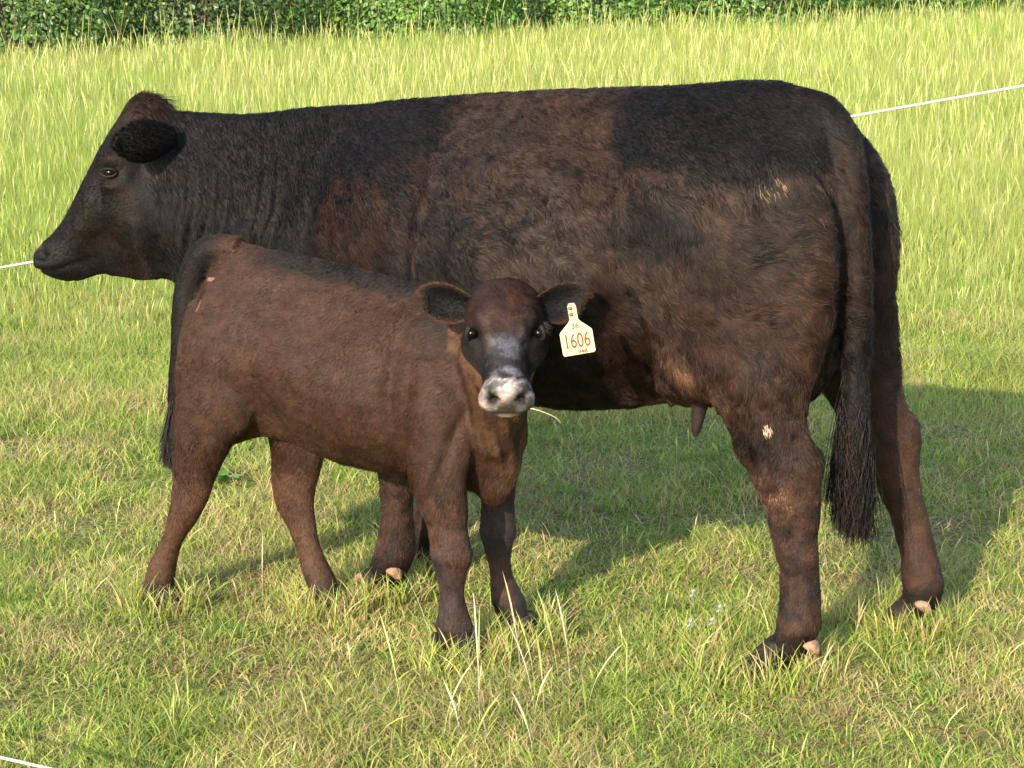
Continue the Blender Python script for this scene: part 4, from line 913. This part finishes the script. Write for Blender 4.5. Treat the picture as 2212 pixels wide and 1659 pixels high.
# ------------------------------------------------------------------ electric fence ropes
def rope(p0, p1, rad, sag, label, n=60):
    t = np.linspace(0, 1, n)[:, None]; P = np.array(p0)*(1-t)+np.array(p1)*t; P[:, 2:] -= sag*4*t*(1-t)
    R = tube(P, rad, 8); v_, q_, t_ = orient(*closed(R)); c = np.array(p0, float)
    o = mesh_np('fence_rope', v_-c, [q_, t_], [M_rope]); o.location = c
    return tag(o, label, 'rope')
A_, B_ = np.array((-1.8166, 7.0, .5738)), np.array((1.4266, 5.6, 1.2905)); dv = B_-A_
rope(A_-dv*.76, B_+dv*.52, .0040, .0, 'white electric fence rope passing behind the cow')
rope((-1.9, 3.815, .246), (1.6, 2.01, .246), .0029, .0, 'thin white rope crossing the bottom left corner')
def fence_post(p, h, label):
    root = tag(empty('fence_post', (p[0], p[1], float(gz(np.array([p[0]]), np.array([p[1]]))[0])-.05)), label, 'fence post')
    v_, q_, t_ = orient(*closed(tube([(0, 0, 0), (0, 0, h*.5), (0, 0, h)], .009, 8))); mesh_np('stake', v_, [q_, t_], [M_rope], parent=root)
    v_, q_, t_ = orient(*closed(tube([(-.02, 0, h*.96), (0, -.012, h*.955), (.02, 0, h*.96)], .006, 8))); mesh_np('rope_clip', v_, [q_, t_], [M_tag], parent=root)
E_ = B_+dv*.52; fence_post(E_, E_[2]+.1, 'white step in post holding the fence rope, right of the cow')

# ------------------------------------------------------------------ stalks, rosettes and clover in the turf
def stalks(pts, name, label, seed, hh, wd, cols):
    r = np.random.default_rng(seed); P = np.array(pts); n = len(P)
    blades(name, P[:, 0], P[:, 1], hh, wd, r.uniform(.05, .45, n), cols, 7, head=[.5, .45, .45, .6, 1.5, 1.7, 1.3, 0], seed=seed, label=label)
r_ = np.random.default_rng(77); n_ = 34
px_ = np.concatenate([r_.normal(.06, .11, 24), r_.uniform(-1.1, 1.1, 10)]); py_ = np.concatenate([r_.normal(4.15, .16, 24), r_.uniform(3.7, 5.0, 10)])
stalks(np.stack([px_, py_], 1), 'flowering_stalks', 'taller pale flowering grass stalks in front of the calf', 78, r_.uniform(.14, .30, n_), r_.uniform(.0020, .0032, n_), pal(n_, r_, [(.60, .56, .28), (.66, .62, .44), (.44, .48, .16)], [3, 2, 2]))
def hoof_tufts():
    r = np.random.default_rng(90); X, Y, H_ = [], [], []
    spots = [(COW[0], .05, .19, .15), (COW[0], -.13, -.248, .14), (COW[0], 1.16, .118, .12), (COW[0], 1.2, -.14, .12), (CALF[0], -.19, .078, .09), (CALF[0], .22, -.078, .09), (CALF[0], .69, .116, .10), (CALF[0], .74, -.114, .09)]
    for cv, s, n, rad in spots:
        c = cv.at(np.array([s, n, 0]))+cv.O; k = 650
        a = r.uniform(0, 6.28, k); q = rad*np.sqrt(r.uniform(.30, 1.6, k)); X.append(c[0]+np.cos(a)*q); Y.append(c[1]+np.sin(a)*q-.01); H_.append(r.uniform(.04, .12, k))
    X, Y, H_ = map(np.concatenate, (X, Y, H_)); n = len(X)
    blades('hoof_tufts', X, Y, H_, r.uniform(.0025, .0045, n), r.uniform(.2, .9, n), pal(n, r, [GREEN, LIME, YEL, STRAW, PINK], [2, 4, 3, 3, 1.5]), 4, seed=91, label='grass blades standing up round the hooves')
hoof_tufts()
def clover(x, y, h, seed, label):
    r = np.random.default_rng(seed); z0 = float(gz(np.array([x]), np.array([y]))[0]); root = tag(empty('clover_flower', (x, y, z0)), label, 'flower', 'white clover flowers by the hind hoof of the cow')
    top = np.array((r.normal(0, .01), r.normal(0, .01), h))
    v_, q_, t_ = orient(*closed(tube([(0, 0, 0), tuple(top*.5+np.array((.003, 0, 0))), tuple(top)], .0012, 5))); mesh_np('stem', v_, [q_, t_], [M_leafg], parent=root)
    k = 34; g_ = 2.39996*np.arange(k); zz = 1-1.5*(np.arange(k)+.5)/k; rr = np.sqrt(np.clip(1-zz**2, 0, 1)); d = np.stack([rr*np.cos(g_), rr*np.sin(g_), zz], 1)
    sd_ = np.cross(d, (0.1, .2, 1)); sd_ /= np.linalg.norm(sd_, axis=1)[:, None]
    P0 = top+d*.003; V = np.stack([P0-sd_*.001, P0+d*.007-sd_*.0018, P0+d*.0105, P0+d*.007+sd_*.0018, P0+sd_*.001], 1); b = np.arange(k)*5
    mesh_np('flower_head', V.reshape(-1, 3), [np.stack([b, b+1, b+3, b+4], 1), np.stack([b+1, b+2, b+3], 1)], [M_petal], smooth=False, parent=root)
M_leafg = mat('stem_green', (.12, .20, .04), rough=.5)
for i, (x, y, h, l) in enumerate([(.455, 4.76, .085, 'white clover flower farthest from the camera, left of the hind hoof'), (.500, 4.66, .075, 'white clover flower in the middle of the group of four'),
                                  (.425, 4.57, .07, 'white clover flower at the left of the group of four'), (.490, 4.57, .07, 'small white clover flower nearest the near hind leg')]):
    clover(x, y, h, 600+i, l)
def rosette(x, y, sc_, n, seed, label):
    r = np.random.default_rng(seed); z0 = float(gz(np.array([x]), np.array([y]))[0]); root = tag(empty('weed_rosette', (x, y, z0)), label, 'weed', 'broad leaved weeds in the turf')
    for k in range(n):
        a = k*2.39996+r.normal(0, .2); L_ = sc_*r.uniform(.7, 1.1); el = r.uniform(.35, 1.1); W_ = L_*.17
        u = np.linspace(0, 1, 7)[:, None]; v = np.array([-1, 0, 1])[None]
        pr = np.sin(np.clip(u*.93+.07, 0, 1)*np.pi)**.7
        rr = L_*u*math.cos(el)*np.ones_like(v); zz = L_*(u*math.sin(el)-.45*u**2)+.006*np.abs(v)
        lat = v*pr*W_
        V = np.stack([rr*math.cos(a)-lat*math.sin(a), rr*math.sin(a)+lat*math.cos(a), zz*np.ones_like(v)], -1).reshape(-1, 3)
        i = np.arange(6)[:, None]; j = np.arange(2)[None]; Q = np.stack([i*3+j, i*3+j+1, (i+1)*3+j+1, (i+1)*3+j], -1).reshape(-1, 4)
        mesh_np('leaf', V, Q, [M_leaf], cols=np.tile(np.array((.12, .24, .04))*r.uniform(.8, 1.3), (len(V), 1)), parent=root)
rosette(-.335, 4.93, .10, 9, 701, 'broad leaved green weed between the calf and the front hoof of the cow')
rosette(-.93, 6.2, .12, 8, 702, 'green weed in the grass left of the tail of the calf')
# a bit of straw held in the calf's mouth
H = CALF[2]; O_ = CALF[0].O
q = [H(np.array([.30, .035, -.075]))+O_, H(np.array([.31, .062, -.068]))+O_, H(np.array([.305, .105, -.098]))+O_, H(np.array([.30, .120, -.125]))+O_]
P = catmull(q, 4); c = P[0]; v_, q_, t_ = orient(*closed(tube(P-c, .0011, 6))); o = mesh_np('straw', v_, [q_, t_], [M_straw]); o.location = c
tag(o, 'thin pale straw sticking out of the mouth of the calf', 'straw')
